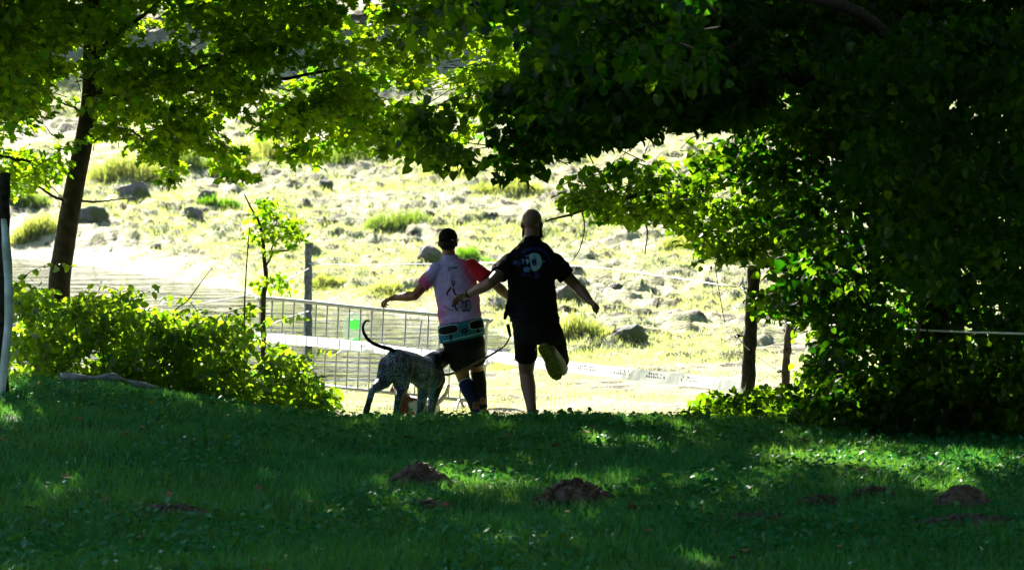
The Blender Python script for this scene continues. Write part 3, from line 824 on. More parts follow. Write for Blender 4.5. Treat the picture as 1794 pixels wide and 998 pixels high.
# rocks: px, py base, width, height, label
g = G('field_stone'); f = g.noise(6, 5)
MAT_ROCK = g.out(g.pbsdf(g.mix(g.ramp(g.noise(2.2, 4), .45, .6), g.mix(f, (.07, .065, .06), (.19, .18, .17)), (.06, .08, .025)), .85, g.bump(g.noise(18, 5), .8, .03)))
ROCK = [(232, 345, 66, 36, 'dark angular boulder lying right of the leaning trunk'), (160, 390, 62, 26, 'dark flat rock low beside the leaning trunk'),
        (335, 385, 46, 26, 'grey pointed rock left of the sapling'), (362, 362, 40, 20, 'small rock behind the grey pointed one'),
        (272, 435, 24, 14, 'small triangular stone near the far water'), (752, 462, 56, 34, 'mossy boulder just left of the black cap'),
        (1000, 532, 66, 36, 'pale mossy boulder under the bald mans right arm'), (1060, 508, 46, 14, 'flat grey stone right of the pale mossy boulder'),
        (1100, 592, 76, 24, 'long flat dark rock on the right of the runners'), (570, 330, 30, 14, 'small dark stone on the slope above the grey post'),
        (565, 390, 60, 16, 'low dark hummock stone behind the grey post'), (1085, 505, 40, 10, 'thin grey stone beside the flat grey stone')]
for px, py, wp, hp, lb in ROCK:
    c = ray_ground(px, py); d = c[1]; rx = wp / 2 / FPX * d; rz = hp / FPX * d
    bm = bmesh.new(); bmesh.ops.create_icosphere(bm, subdivisions=3, radius=1)
    o1 = rng.uniform(0, 50)
    cuts = [(norm(rng.normal(size=3)), rng.uniform(.62, .88)) for _ in range(7)]
    for v in bm.verts:
        p = np.array(v.co)
        for cn, cd in cuts:
            dd = p @ cn - cd
            if dd > 0: p = p - cn * dd * .9
        nse = float(fbm(np.array([p[0] * 1.8 + o1]), np.array([p[1] * 1.8 + p[2] * 2.1]), 3)[0])
        p = p * (.85 + .4 * (nse - .3))
        v.co = (p[0] * rx * 1.1, p[1] * rx * .8, p[2] * rz * .95)
    me = bpy.data.meshes.new('rock'); bm.to_mesh(me); bm.free(); me.materials.append(MAT_ROCK)
    o = bpy.data.objects.new('rock', me); COL.objects.link(o)
    o.location = (c[0], c[1] + rx * .4, gz(c[0], c[1] + rx * .4) + rz * .05); o.rotation_euler = (0, 0, rng.uniform(-.3, .3))
    tag(o, lb, 'rock', 'rocks on the meadow')

# molehills
MAT_EARTH = simple('mole_earth', (0.11, 0.078, 0.075), 0.95, 0.45, 16, 1.0, 0.02)
for x, y, r, hh, lb in MS:
    n = 40; o1 = rng.uniform(0, 60)
    gx, gy = np.meshgrid(np.linspace(-1.25, 1.25, n), np.linspace(-1.25, 1.25, n))
    rr = np.hypot(gx, gy) + (fbm(gx * 1.5 + o1, gy * 1.5, 3) - .5) * .7
    flat_ = hh < .08
    prof = np.clip(1 - rr, 0, 1) ** (.75 if not flat_ else .5)
    ry = r * (.75 if not flat_ else .5)
    X = x + gx * r * 1.05; Y = y + r * .25 + gy * ry
    lump = (fbm(gx * 7 + o1, gy * 7, 3) - .5) * (.10 if not flat_ else .05) * (prof > 0)
    Z = ground_z(X, Y) + prof * hh * 1.15 + lump * r - np.where(prof > 0, 0, .06)
    i2 = np.arange(n * n).reshape(n, n)
    F = np.stack([i2[:-1, :-1], i2[:-1, 1:], i2[1:, 1:], i2[1:, :-1]], -1).reshape(-1, 4)
    root = empty('molehill', (x, y + r * .25, gz(x, y + r * .25)), lb, 'molehill', 'molehills on the lawn')
    mk('mound', np.stack([X, Y, Z], -1).reshape(-1, 3), F, MAT_EARTH, root)
    cv = SB()
    for _ in range(150 if not flat_ else 90):
        a = rng.uniform(0, 6.283); q = rng.random() ** .6 * 1.12
        gx1, gy1 = math.cos(a) * q, math.sin(a) * q
        X1, Y1 = x + gx1 * r * 1.05, y + r * .25 + gy1 * ry
        zz = gz(X1, Y1) + max(0, 1 - q) ** (.75 if not flat_ else .5) * hh * 1.1
        k = rng.uniform(.006, .022)
        m = Matrix.Rotation(rng.uniform(0, 6), 3, 'Z') @ Matrix.Rotation(rng.uniform(0, 6), 3, 'X')
        cv.box((X1, Y1, zz + k * .3), m @ Vector((k, 0, 0)), m @ Vector((0, k * .8, 0)), m @ Vector((0, 0, k * .7)))
    o = cv.mk('earth_crumbs', MAT_EARTH, root); tag(o, kind='stuff')

# white glint specks, buttercups and dead leaves on the lawn
def heads(name, label, cat_, spots, mat, r, hgt):
    V = []; F = []
    for x, y in spots:
        z = gz(x, y) + hgt * rng.uniform(.7, 1.2); b = len(V); rr = r * rng.uniform(.6, 1.2)
        tl = rng.normal(size=2) * .4
        V.append((x, y, z + rr * .25))
        for k in range(8):
            a = k * .785; q = rr * (1 if k % 2 else .75)
            V.append((x + math.cos(a) * q, y + math.sin(a) * q, z + (math.cos(a) * tl[0] + math.sin(a) * tl[1]) * q))
        F += [(b, b + 1 + k, b + 1 + (k + 1) % 8) for k in range(8)]
        V += [(x - .002, y, z), (x + .002, y, z), (x, y, z - hgt * 1.2)]; F.append((len(V) - 3, len(V) - 2, len(V) - 1))
    o = mk(name, np.array(V), np.array(F), mat, smooth=False); tag(o, label, cat_, kind='stuff')
MAT_WHITE = simple('white_speck', (.75, .78, .8), .6, .1)
MAT_YEL = simple('yellow_petal', (.75, .5, .02), .6, .1)
MAT_DEAD = simple('dead_leaf', (.20, .10, .05), .8, .5, 30)
X, Y = scatter(420, 15.2, 23.8, .19)
k = rng.random(420) < sstep(.4, .6, fbm(X * .8 + 33, Y * .8, 2)) * np.where(X < 0, 1, .5)
heads('white_glints', 'tiny white specks for glints dotted over the shaded lawn', 'flowers', list(zip(X[k], Y[k])), MAT_WHITE, .013, .058)  # small flower-shaped heads stand in for glints on the grass
heads('buttercups', 'few yellow buttercups near the bramble edge of the lawn', 'flowers', [spot(a, b, 4)[:2] for a, b in ((130, 725), (265, 722), (400, 742), (455, 738), (402, 778), (68, 690), (520, 720))], MAT_YEL, .016, .08)
X, Y = scatter(70, 15.2, 23.8, .19); n = len(X); a = rng.uniform(0, 6.28, n)
T = np.stack([np.cos(a), np.sin(a), np.zeros(n)], -1); N = norm(np.array([0, 0, 1.]) + rng.normal(size=(n, 3)) * .35); X_ = norm(np.cross(T, N)); N = np.cross(X_, T)
V, F, t = leaf_arrays([np.stack([X, Y, ground_z(X, Y) + .055], -1), X_, T, N, rng.uniform(.04, .08, n), rng.random(n)], 'maple')
o = mk('dead_leaves', V, F, MAT_DEAD, smooth=False); tag(o, 'scattered brown dead leaves lying on the lawn', 'leaves', kind='stuff')

# fallen branch
MAT_GREYWOOD = simple('grey_dead_wood', (.20, .22, .25), .85, .35, 12, .8, .01)
pts = []
for px, py in ((106, 668), (150, 670), (190, 668), (215, 665), (245, 674), (282, 683)):
    w = at(px, py, 23.7); pts.append((w.x, 23.7, gz(w.x, 23.7) + .085 + (.03 if px in (190, 215) else 0)))
P = spline(pts, 5); s = SB(); s.tube(P, [.03 + .012 * math.sin(i * .7) - .0006 * i for i in range(len(P))], 9)
o = s.mk('fallen_branch', MAT_GREYWOOD, origin=pts[0]); tag(o, 'pale grey fallen branch lying at the foot of the brambles', 'branch')
# ------------------------------------------------------------------ fence, tape, barrier
MAT_POST = simple('dark_post_wood', (.035, .028, .022), .9, .5, 18, .9, .01)
MAT_POST2 = simple('weathered_post_wood', (.16, .17, .14), .9, .4, 18, .9, .01)
MAT_GALV = simple('galvanised_steel', (.36, .37, .38), .45, .15, 30, .2, .002, .5, .6)
g = G('white_tape')
MAT_TAPE = g.out(g.n('MixShader', {0: .7, 1: g.pbsdf((.82, .82, .84), .45), 2: g.n('BsdfTranslucent', {'Color': (.9, .9, .92, 1)}).outputs[0]}).outputs[0])
MAT_INK = simple('tape_ink', (.03, .03, .05), .6, .1)
MAT_ROPE = simple('white_rope', (.7, .7, .68), .7, .1)
MAT_INSUL = simple('black_plastic', (.012, .012, .013), .5, .2)
def post(label, pts, r, mat, cap_cut=True):
    P = spline(pts, 7); s = SB()
    for i, p in enumerate(P):
        if i not in (0, len(P) - 1): p += Vector((rng.normal() * r * .06, rng.normal() * r * .06, 0))
    s.tube(P, [r * (1 + .08 * math.sin(i * 1.3) + .05 * rng.normal()) for i in range(len(P))], 12)
    root = empty('fence_post', pts[0], label, 'post', 'fence posts')
    s.mk('shaft', mat, root, smooth=True)
    return root
def foot(px, py, d, dz=-.05):
    w = at(px, py, d); return Vector((w.x, d, gz(w.x, d) + dz))
pA = post('tall dark wooden fence post in front of the lime foliage', [foot(1311, 690, 27), at(1312, 640, 27), at(1316, 560, 27), at(1321, 465, 27)], .062, MAT_POST)
pB = post('short dark fence post behind the tall one at right', [foot(1375, 665, 29.5), at(1377, 640, 29.5), at(1381, 600, 29.5), at(1386, 552, 29.5)], .042, MAT_POST)
pC = post('weathered grey fence post standing at the far waterside', [foot(540, 580, 41.5, -.3), at(540, 560, 41.5), at(540, 500, 41.5), at(541, 425, 41.5)], .056, MAT_POST2)
pD = post('thick dark post cut off by the left picture edge', [foot(3, 760, 22.6), at(2, 600, 22.6), at(4, 450, 22.6), at(6, 303, 22.6)], .055, MAT_POST)
for px, py, d, par in ((1290, 588, 27.0, pA), (1300, 505, 27.0, pA), (1373, 564, 29.5, pB), (1364, 650, 29.5, pB), (548, 462, 41.4, pC)):
    s = SB(); c = at(px, py, d); pp = Vector((ORG[par].x, c.y, c.z)); s.cap(c, .02, c + (pp - c) * .25, .016, 8); s.cap(c, .008, pp, .008, 6); s.mk('insulator', MAT_INSUL, par)
def rope(label, pts, r, mat=MAT_ROPE, name='fence_rope', cat_='rope', k=6):
    P = spline(pts, k); s = SB(); s.tube(P, r, 6); o = s.mk(name, mat, origin=pts[0]); return tag(o, label, cat_)
rope('white electric fence rope running right from the grey waterside post', [at(541, 462, 41.4), at(650, 464, 40), at(770, 462, 38.5), at(900, 461, 37), at(1060, 470, 34), at(1290, 503, 27.2)], .006)
rope('white fence rope slanting left from the grey waterside post', [at(541, 470, 41.38), at(500, 492, 39), at(440, 515, 36), at(330, 535, 31.5)], .008)
rope('second white fence rope crossing low behind the barrier', [at(541, 545, 41.36), at(490, 562, 38), at(430, 588, 35)], .010)
rope('thin pale fence rope between the two dark right-hand posts', [at(1300, 505, 26.95), at(1316, 525, 26.92), at(1340, 545, 28), at(1374, 564, 29.43)], .010)
rope('pale fence rope running right through the lime foliage', [at(1381, 565, 29.42), at(1500, 572, 27), at(1660, 580, 23.2), at(1830, 585, 21.5)], .009)
rope('lower thin fence wire between the two dark right-hand posts', [at(1290, 588, 26.97), at(1312, 612, 26.92), at(1340, 634, 28), at(1365, 650, 29.43)], .005)
rope('thin beaded wire hanging down left of the tall dark post', [at(1252, 458, 26.8), at(1258, 500, 26.8), at(1266, 545, 26.8), at(1270, 565, 26.8)], .004, MAT_INSUL, 'hanging_wire', 'wire')

def ribbon(pts, width, k=10, twist=0.0, thick=.0015):
    P = spline(pts, k); V = []; F = []; fr = []
    for i, p in enumerate(P):
        a = P[max(i - 1, 0)]; b = P[min(i + 1, len(P) - 1)]
        w = (b - a).normalized()
        up = Vector((0, 0, 1)); up = (up - w * up.dot(w)).normalized(); nn = w.cross(up)
        t = twist * math.sin(i * .35 + 1.0) + .12 * math.sin(i * .9)
        u2 = up * math.cos(t) + nn * math.sin(t); n2 = w.cross(u2)
        fr.append((p, u2, n2))
        for q, e in ((1, 1), (-1, 1), (-1, -1), (1, -1)):
            V.append(p + u2 * width / 2 * q + n2 * thick / 2 * e)
    for i in range(len(P) - 1):
        for j in range(4):
            F.append((i * 4 + j, i * 4 + (j + 1) % 4, i * 4 + 4 + (j + 1) % 4, i * 4 + 4 + j))
    F += [(0, 1, 2, 3), tuple(len(V) - 4 + j for j in (3, 2, 1, 0))]
    return V, F, fr
def on_ribbon(fr, q, v, off=.003):
    """point at length fraction q, height v, just in front of the tape (camera side)"""
    f = q * (len(fr) - 1); i = min(int(f), len(fr) - 2); t = f - i
    p = fr[i][0].lerp(fr[i + 1][0], t); u = fr[i][1].lerp(fr[i + 1][1], t); n = fr[i][2].lerp(fr[i + 1][2], t)
    if n.y > 0: n = -n
    return p + u * v + n * off
def text_mesh(body):
    c = bpy.data.curves.new('t', 'FONT'); c.body = body; c.size = 1.0; c.resolution_u = 2
    o = bpy.data.objects.new('t', c); COL.objects.link(o)
    dg = bpy.context.evaluated_depsgraph_get(); e = o.evaluated_get(dg); m = e.to_mesh()
    V = [tuple(v.co) for v in m.vertices]; F = [tuple(p.vertices) for p in m.polygons]
    e.to_mesh_clear(); bpy.data.objects.remove(o); bpy.data.curves.remove(c)
    return V, F
# tape along the barrier
pts = [at(395, 588, 32.15), at(470, 592, 32.1), at(560, 599, 31.95), at(640, 607, 31.75), at(720, 618, 31.55), at(800, 625, 31.35), at(860, 630, 31.2)]
V, F, fr = ribbon(pts, .105, 8, .05)
rt = empty('barrier_tape', pts[0], 'white printed tape tied along the front of the metal barrier', 'tape')
mk('tape_strip', np.array(V), F, MAT_TAPE, rt, smooth=False)
for body, q0, hgt in (('C', .40, .055), ('6', .428, .055), ('SM', .475, .06), ('o', .535, .055)):
    tv, tf = text_mesh(body)
    W = [on_ribbon(fr, q0 + x * hgt / 2.95, (y - .35) * hgt) for x, y, z in tv]
    mk('printed_letters', np.array([tuple(w) for w in W]), tf, MAT_INK, rt, smooth=False)
# tape from the runners to the tall post
pts = [at(855, 622, 30.3), at(930, 634, 30.0), at(1020, 645, 29.4), at(1120, 657, 28.6), at(1220, 667, 27.7), at(1306, 680, 26.93)]
V, F, fr = ribbon(pts, .12, 9, .22)
rt = empty('barrier_tape', pts[-1], 'white printed tape stretched low from the runners to the tall dark post', 'tape')
mk('tape_strip', np.array(V), F, MAT_TAPE, rt, smooth=False)
for q0 in (.10, .25, .385, .505, .625, .745):
    V = []; F = []
    for row, hh in ((.018, .022), (-.012, .024)):
        q = q0 + (0 if row < 0 else .008)
        while q < q0 + .062:
            wd = rng.uniform(.002, .006)
            if rng.random() < .8:
                b = len(V); h2 = hh * rng.uniform(.5, 1)
                V += [tuple(on_ribbon(fr, a, v)) for a, v in ((q, row), (q + wd, row), (q + wd * rng.uniform(.4, 1), row + h2), (q, row + h2))]
                F.append((b, b + 1, b + 2, b + 3))
            q += wd + .0025
    tag(mk('printed_letters', np.array(V), F, MAT_INK, rt, smooth=False), kind='stuff')

# crowd barrier
Lt, Lb = at(458, 522, 32.3), at(452, 664, 32.3)
Rt, Rb = at(852, 561, 31.3), at(846, 704, 31.3)
br = empty('crowd_barrier', (Lb.x, Lb.y, gz(Lb.x, Lb.y)), 'grey metal crowd barrier with upright bars in front of the pond', 'barrier')
s = SB(); s.tube(spline([Lb + (Lt - Lb) * .0, Lb + (Lt - Lb) * .9, Lt + (Rt - Lt) * .012, Lt + (Rt - Lt) * .5, Rt - (Rt - Lt) * .012, Rb + (Rt - Rb) * .9, Rb], 5), .021, 10); s.mk('frame', MAT_GALV, br)
s = SB(); s.tube([Lb, Lb.lerp(Rb, .5), Rb], .019, 10); s.mk('bottom_rail', MAT_GALV, br)
nb = 20
for i in range(1, nb):
    if i == 12: continue
    t = i / nb
    a = Lb.lerp(Rb, t); b = Lt.lerp(Rt, t)
    if i == 14: b = b + (Rt - Lt) * .018 - Vector((0, 0, .06))
    s = SB(); s.tube([a, b], .0085, 7); s.mk('bar', MAT_GALV, br)
for t in (.1, .9):
    a = Lb.lerp(Rb, t); z = gz(a.x, a.y)
    s = SB(); s.tube(spline([(a.x - .05, a.y - .32, gz(a.x, a.y - .32) + .01), (a.x - .04, a.y - .2, max(z, a.z - .1) + .0), (a.x, a.y, a.z), (a.x + .04, a.y + .2, max(z, a.z - .1)), (a.x + .05, a.y + .32, gz(a.x, a.y + .32) + .01)], 4), .016, 8)
    s.mk('foot', MAT_GALV, br)
# clear bag with bright green contents hanging on the far side of the barrier
g = G('clear_plastic')
MAT_CLEAR = g.out(g.n('MixShader', {0: .25, 1: g.n('BsdfTransparent', {'Color': (.93, .97, .95, 1)}).outputs[0], 2: g.pbsdf((.7, .8, .78), .2)}).outputs[0])
g = G('green_plastic')
MAT_GREENP = g.out(g.n('MixShader', {0: .6, 1: g.pbsdf((.02, .55, .02), .35), 2: g.n('BsdfTranslucent', {'Color': (.06, .85, .03, 1)}).outputs[0]}).outputs[0])
bag = empty('plastic_bag', at(620, 614, 32.25), 'clear plastic bag with two bright green lumps hanging behind the barrier bars', 'bag')
s = SB(); c = at(620, 585, 32.28)
rings = []
for t, w in ((-.2, .05), (-.17, .115), (-.08, .125), (.05, .12), (.15, .115), (.22, .06), (.25, .015)):
    rings.append((c + Vector((.008 * math.sin(t * 30), 0, t)), Vector((w, 0, 0)), Vector((0, w * .5, 0))))
s.loft(rings, 16); s.mk('bag_film', MAT_CLEAR, bag)
for px, py in ((621, 568), (622, 601)):
    s = SB(); s.ell(at(px, py, 32.28), .065, .05, .062)
    V, F = remesh(s, .012, 2); V += rng.normal(size=V.shape) * .0015
    mk('green_lump', V, F, MAT_GREENP, bag)
# pale tape hanging from the left post
MAT_BLUETAPE = simple('weathered_tape', (.55, .62, .72), .5, .2, 10, .3, .01)
pts = [at(6, 383, 22.5), at(11, 430, 22.5), at(15, 500, 22.5), at(15, 560, 22.5), at(8, 640, 22.5), at(-2, 710, 22.5)]
P = spline(pts, 6); V = []; F = []
for i, p in enumerate(P):
    w = .018 + .016 * math.sin(min(i / 8, 1) * 1.57)
    for e in (-1, 1):
        V += [p + Vector((w * e, .012 * math.sin(i * .8 + e), 0)), p + Vector((w * e, .003 + .012 * math.sin(i * .8 + e), 0))]
for i in range(len(P) - 1):
    b = i * 4
    F += [(b, b + 2, b + 6, b + 4), (b + 1, b + 5, b + 7, b + 3), (b, b + 4, b + 5, b + 1), (b + 2, b + 3, b + 7, b + 6)]
o = mk('hanging_tape', np.array(V), F, MAT_BLUETAPE, origin=tuple(pts[0])); tag(o, 'bluish white torn tape hanging down the post at the left picture edge', 'tape')

# ------------------------------------------------------------------ people
def skinmat(name, col):
    g = G(name); f = g.noise(40, 4)
    c = g.mix(g.ramp(f, .35, .65), tuple(x * .82 for x in col), col)
    return g.out(g.n('BsdfPrincipled', {'Base Color': c, 'Roughness': .5, 'Subsurface Weight': .06, 'Subsurface Radius': (.02, .008, .005), 'Normal': g.bump(g.noise(150, 2), .25, .002)}).outputs[0])
MAT_SKIN1 = skinmat('tanned_skin', (.34, .11, .06))
MAT_SKIN2 = skinmat('fair_skin', (.25, .118, .108))
MAT_BLACKCLOTH = simple('black_cloth', (.008, .008, .010), .85, .3, 30, .5, .006, .15)
MAT_BLACKSHIRT = simple('black_shirt_cloth', (.007, .007, .012), .9, .3, 25, .5, .008, .12)
MAT_SHIRT1 = vcol('dyed_shirt_cloth', .85, 30, .5, .008)
MAT_CAP = simple('black_cap_cloth', (.008, .007, .008), .85, .3, 60, .3, .003, .15)
MAT_SOCKB = simple('navy_sock', (.012, .018, .09), .9, .3, 80, .4, .003)
MAT_SOCKK = simple('black_sock', (.012, .011, .014), .9, .3, 80, .4, .003)
MAT_SHOE = simple('dark_shoe', (.03, .018, .014), .7, .3, 60, .4, .004)
MAT_SHOEG = simple('grey_shoe', (.35, .36, .42), .7, .3, 60, .4, .004)
MAT_SOLE = simple('yellow_green_sole', (.17, .20, .012), .7, .5, 45, .9, .01)
MAT_SOLED = simple('sole_lug', (.10, .13, .01), .8, .4, 60, .6, .006)
MAT_BEARD = simple('brown_beard', (.06, .032, .02), .9, .5, 80, .9, .01)
MAT_HAIR = simple('dark_hair', (.02, .014, .012), .8, .4, 90, .8, .006)
MAT_TEAL = simple('teal_belt_cloth', (.012, .16, .26), .7, .2, 40, .3, .003)
MAT_PIPE = simple('pale_piping', (.45, .62, .68), .6, .1)
MAT_BLK = simple('black_webbing', (.006, .006, .007), .8, .3, 60, .4, .003, .2)
MAT_EYE = simple('eye_white', (.75, .73, .70), .2, .05)
MAT_PRINT_B = simple('blue_print', (.08, .20, .55), .8, .3, 90)
MAT_PRINT_D = simple('deep_blue_print', (.008, .018, .13), .8, .3, 60)
MAT_PRINT_W = simple('pale_blue_print', (.28, .48, .80), .8, .35, 110)
MAT_PRINT_K = simple('black_print', (.012, .010, .03), .8, .3, 60)

def patch(name, poly, tree, off, mat, parent, step=2.6):
    """flat print or badge: an outline in photo pixels laid on the cloth it is printed on"""
    P = np.array(poly, float); lo, hi = P.min(0), P.max(0)
    bm = bmesh.new()
    vs = [bm.verts.new((x, y, 0)) for x, y in poly]
    try: f = bm.faces.new(vs)
    except ValueError: bm.free(); return
    bmesh.ops.triangulate(bm, faces=[f])
    for _ in range(4):
        ed = [e for e in bm.edges if e.calc_length() > step]
        if not ed: break
        bmesh.ops.subdivide_edges(bm, edges=ed, cuts=1); bmesh.ops.triangulate(bm, faces=[q for q in bm.faces if len(q.verts) > 3])
    V = []; ok = []
    eye = Vector((0, 0, EYE))
    bm.verts.ensure_lookup_table(); bm.verts.index_update()
    for v in bm.verts:
        d = (at(v.co.x, v.co.y, 25) - eye).normalized()
        hit, nrm, i, dist = tree.ray_cast(eye, d)
        if hit is None or dist > 27: V.append((0, 0, 0)); ok.append(False)
        else: V.append(tuple(hit - d * off)); ok.append(True)
    F = [tuple(v.index for v in q.verts) for q in bm.faces if all(ok[v.index] for v in q.verts)]
    bm.free()
    if not F: return
    used = sorted({i for f in F for i in f}); mp = {i: k for k, i in enumerate(used)}
    return mk(name, np.array([V[i] for i in used]), [tuple(mp[i] for i in f) for f in F], mat, parent)
def stroke(pts, w):
    P = [Vector((p[0], p[1])) for p in pts]; A = []; B = []
    for i, p in enumerate(P):
        d = (P[min(i + 1, len(P) - 1)] - P[max(i - 1, 0)]).normalized(); n = Vector((-d.y, d.x)) * w / 2
        A.append(tuple(p + n)); B.append(tuple(p - n))
    return A + B[::-1]
def oval(cx, cy, rx, ry, n=18, rot=0, sq=1.0):
    out = []
    for i in range(n):
        t = 2 * math.pi * i / n; c, s_ = math.cos(t), math.sin(t)
        x = rx * math.copysign(abs(c) ** sq, c); y = ry * math.copysign(abs(s_) ** sq, s_)
        out.append((cx + x * math.cos(rot) - y * math.sin(rot), cy + x * math.sin(rot) + y * math.cos(rot)))
    return out
def hand(sb, wrist, fdir, nrm, thumb, size=1.0, curl=(20, 30)):
    """palm, four unequal jointed fingers and a thumb from the side of the palm"""
    f = Vector(fdir).normalized(); n = Vector(nrm); n = (n - f * n.dot(f)).normalized(); t = f.cross(n)
    if t.dot(Vector(thumb)) < 0: t = -t
    w = Vector(wrist); k = size
    sb.cap(w, .026 * k, w + f * .03 * k, .030 * k, 12, t, .75)
    sb.cap(w + f * .03 * k, .034 * k, w + f * .075 * k, .040 * k, 12, t, .42)
    for i, (o_, L) in enumerate(((.030, .070), (.010, .080), (-.010, .074), (-.029, .058))):
        p = w + f * (.088 - .004 * abs(i - 1)) * k + t * o_ * k
        d = f; a = 0
        seg = [L * .45, L * .32, L * .28]
        for j, sl_ in enumerate(seg):
            a += R(curl[0] + (curl[1] * (1 if j else .3)) + 4 * i)
            d = f * math.cos(a) + n * math.sin(a) + t * o_ * 1.2
            d.normalize(); q = p + d * sl_ * k
            sb.cap(p, (.0098 - .0010 * j) * k, q, (.0092 - .0012 * j) * k, 8); p = q
    p = w + f * .03 * k + t * .03 * k
    q = p + (f * .6 + t * .65 + n * .35).normalized() * .038 * k; sb.cap(p, .013 * k, q, .011 * k, 8)
    r_ = q + (f * .85 + t * .15 + n * .45).normalized() * .032 * k; sb.cap(q, .011 * k, r_, .009 * k, 8)
def head(sb, c, face, k=1.0, tilt=Vector((0, 0, 1))):
    """skull, jaw, nose, ears round the head centre c; face = direction it looks"""
    f = Vector(face).normalized(); u = (tilt - f * tilt.dot(f)).normalized(); r_ = f.cross(u)
    m = Matrix((r_, f, u)).transposed()
    sb.ell(c + u * .036 * k - f * .008 * k, .081 * k, .099 * k, .086 * k, m)
    sb.ell(c + f * .02 * k - u * .03 * k, .066 * k, .080 * k, .085 * k, m)
    sb.ell(c + f * .045 * k - u * .088 * k, .046 * k, .045 * k, .032 * k, m)
    sb.cap(c + f * .092 * k + u * .012 * k, .010 * k, c + f * .112 * k - u * .028 * k, .015 * k, 8)
    sb.cap(c + f * .088 * k - u * .058 * k - r_ * .02 * k, .008 * k, c + f * .088 * k - u * .058 * k + r_ * .02 * k, .008 * k, 8)
    for e in (-1, 1):
        sb.ell(c + r_ * e * .080 * k - u * .012 * k - f * .012 * k, .012 * k, .019 * k, .030 * k, m @ Matrix.Rotation(R(18 * e), 3, 'Z'))
    return m
def eyes(c, m, parent, k=1.0):
    for e in (-1, 1):
        s = SB(); s.ell(c + m @ Vector((e * .032 * k, .089 * k, .006 * k)), .012 * k, .012 * k, .011 * k); ey = s.mk('eye', MAT_EYE, parent)
        s = SB(); s.ell(c + m @ Vector((e * .032 * k, .0995 * k, .006 * k)), .006 * k, .003 * k, .006 * k); s.mk('pupil', MAT_BLK, ey)
    s = SB(); s.cap(c + m @ Vector((-.022 * k, .097 * k, -.058 * k)), .004 * k, c + m @ Vector((.022 * k, .097 * k, -.058 * k)), .004 * k, 6); s.mk('mouth', MAT_SKIN1, parent)
def ring(px, py, d, rx, ry, tilt=0.0, lean=0.0):
    """torso ring: lateral radius rx, depth radius ry; tilt lifts the right side"""
    return (at(px, py, d), Vector((rx * math.cos(tilt), 0, rx * math.sin(tilt))), Vector((0, ry * math.cos(lean), -ry * math.sin(lean))))
def wrinkle(V, amp, sc, seed=0):
    n1 = fbm(V[:, 0] * sc + seed, V[:, 2] * sc * 1.4 + V[:, 1] * sc, 3) - .5
    n2 = fbm(V[:, 0] * sc * .7 + 40 + seed, V[:, 2] * sc * .8 - V[:, 1] * sc, 2) - .5
    c = V.mean(0); W = V.copy()
    d = norm((V - c) * np.array([1, 1, .15]))
    return W + d * (amp * np.maximum(n1 + n2 + .1, -.08))[:, None]
def shoe_shape(sb, heel, toe, up, k=1.0):
    h, t = Vector(heel), Vector(toe); f = (t - h).normalized(); L = (t - h).length
    u = Vector(up); u = (u - f * u.dot(f)).normalized(); r_ = f.cross(u)
    rings = []
    for q, w, hh in ((0.0, .018, .035), (.03, .030, .06), (.12, .037, .085), (.28, .036, .085), (.42, .038, .066), (.6, .046, .052), (.78, .047, .042), (.92, .036, .034), (1.0, .014, .022)):
        rings.append((h + f * L * q + u * hh * .5 * k, r_ * w * k, u * hh * .5 * k))
    sb.loft(rings, 16)

# ---------- the bald man (right)
d2 = 24.6
root2 = empty('person', (at(935, 745, d2).x, d2, gz(at(935, 745, d2).x, d2)), 'bald bearded man in black t-shirt and shorts running, seen from behind', 'person')
hc = at(932, 392, 24.82); nk = at(931, 424, 24.74)
shL, shR = at(895, 459, 24.72), at(969, 459, 24.72)
elL, wrL = at(860, 496, 24.46), at(821, 515, 24.66)
elR, wrR = at(1011, 502, 24.72), at(1034, 528, 24.58)
hpL, hpR = at(923, 583, 24.62), at(962, 583, 24.62)
knL, anL = at(922, 652, 24.84), at(933, 727, 24.62)
knR, anR = at(983, 646, 24.84), at(966, 612, 24.42)
sb = SB()
m2 = head(sb, hc, (.1, 1, -.06), 1.06)
sb.cap(nk - Vector((0, 0, .06)), .066, hc - Vector((0, .01, .05)), .062, 14)
sb.loft([ring(931, 432, 24.73, .09, .07), ring(931, 450, 24.72, .165, .10), ring(931, 475, 24.70, .18, .11), ring(932, 515, 24.66, .165, .10), ring(936, 550, 24.63, .165, .10), ring(941, 578, 24.62, .18, .115), ring(942, 598, 24.62, .16, .11)], 20)
for sh, el, wr in ((shL, elL, wrL), (shR, elR, wrR)):
    sb.cap(sh, .064, sh.lerp(el, .5), .058); sb.cap(sh.lerp(el, .45), .058, el, .046)
    sb.cap(el, .047, el.lerp(wr, .35), .051); sb.cap(el.lerp(wr, .35), .051, wr, .031)
hand(sb, wrL, wrL - elL + Vector((-.03, 0, .03)), (.1, -.4, -1), (0, -.3, 1), 1.18, (12, 20))
hand(sb, wrR, (wrR - elR) + Vector((.02, -.02, .03)), (-.5, -.3, -.6), (.3, .6, .1), 1.12, (38, 55))
def leg(sb, hip, kn, an, k=1.0):
    sb.cap(hip, .088 * k, hip.lerp(kn, .5), .078 * k); sb.cap(hip.lerp(kn, .5), .078 * k, kn, .056 * k)
    sb.cap(kn, .055 * k, kn.lerp(an, .32), .058 * k); sb.cap(kn.lerp(an, .32), .058 * k, kn.lerp(an, .68), .043 * k); sb.cap(kn.lerp(an, .68), .043 * k, an, .035 * k)
leg(sb, hpL, knL, anL, 1.12); leg(sb, hpR, knR, anR, 1.12)
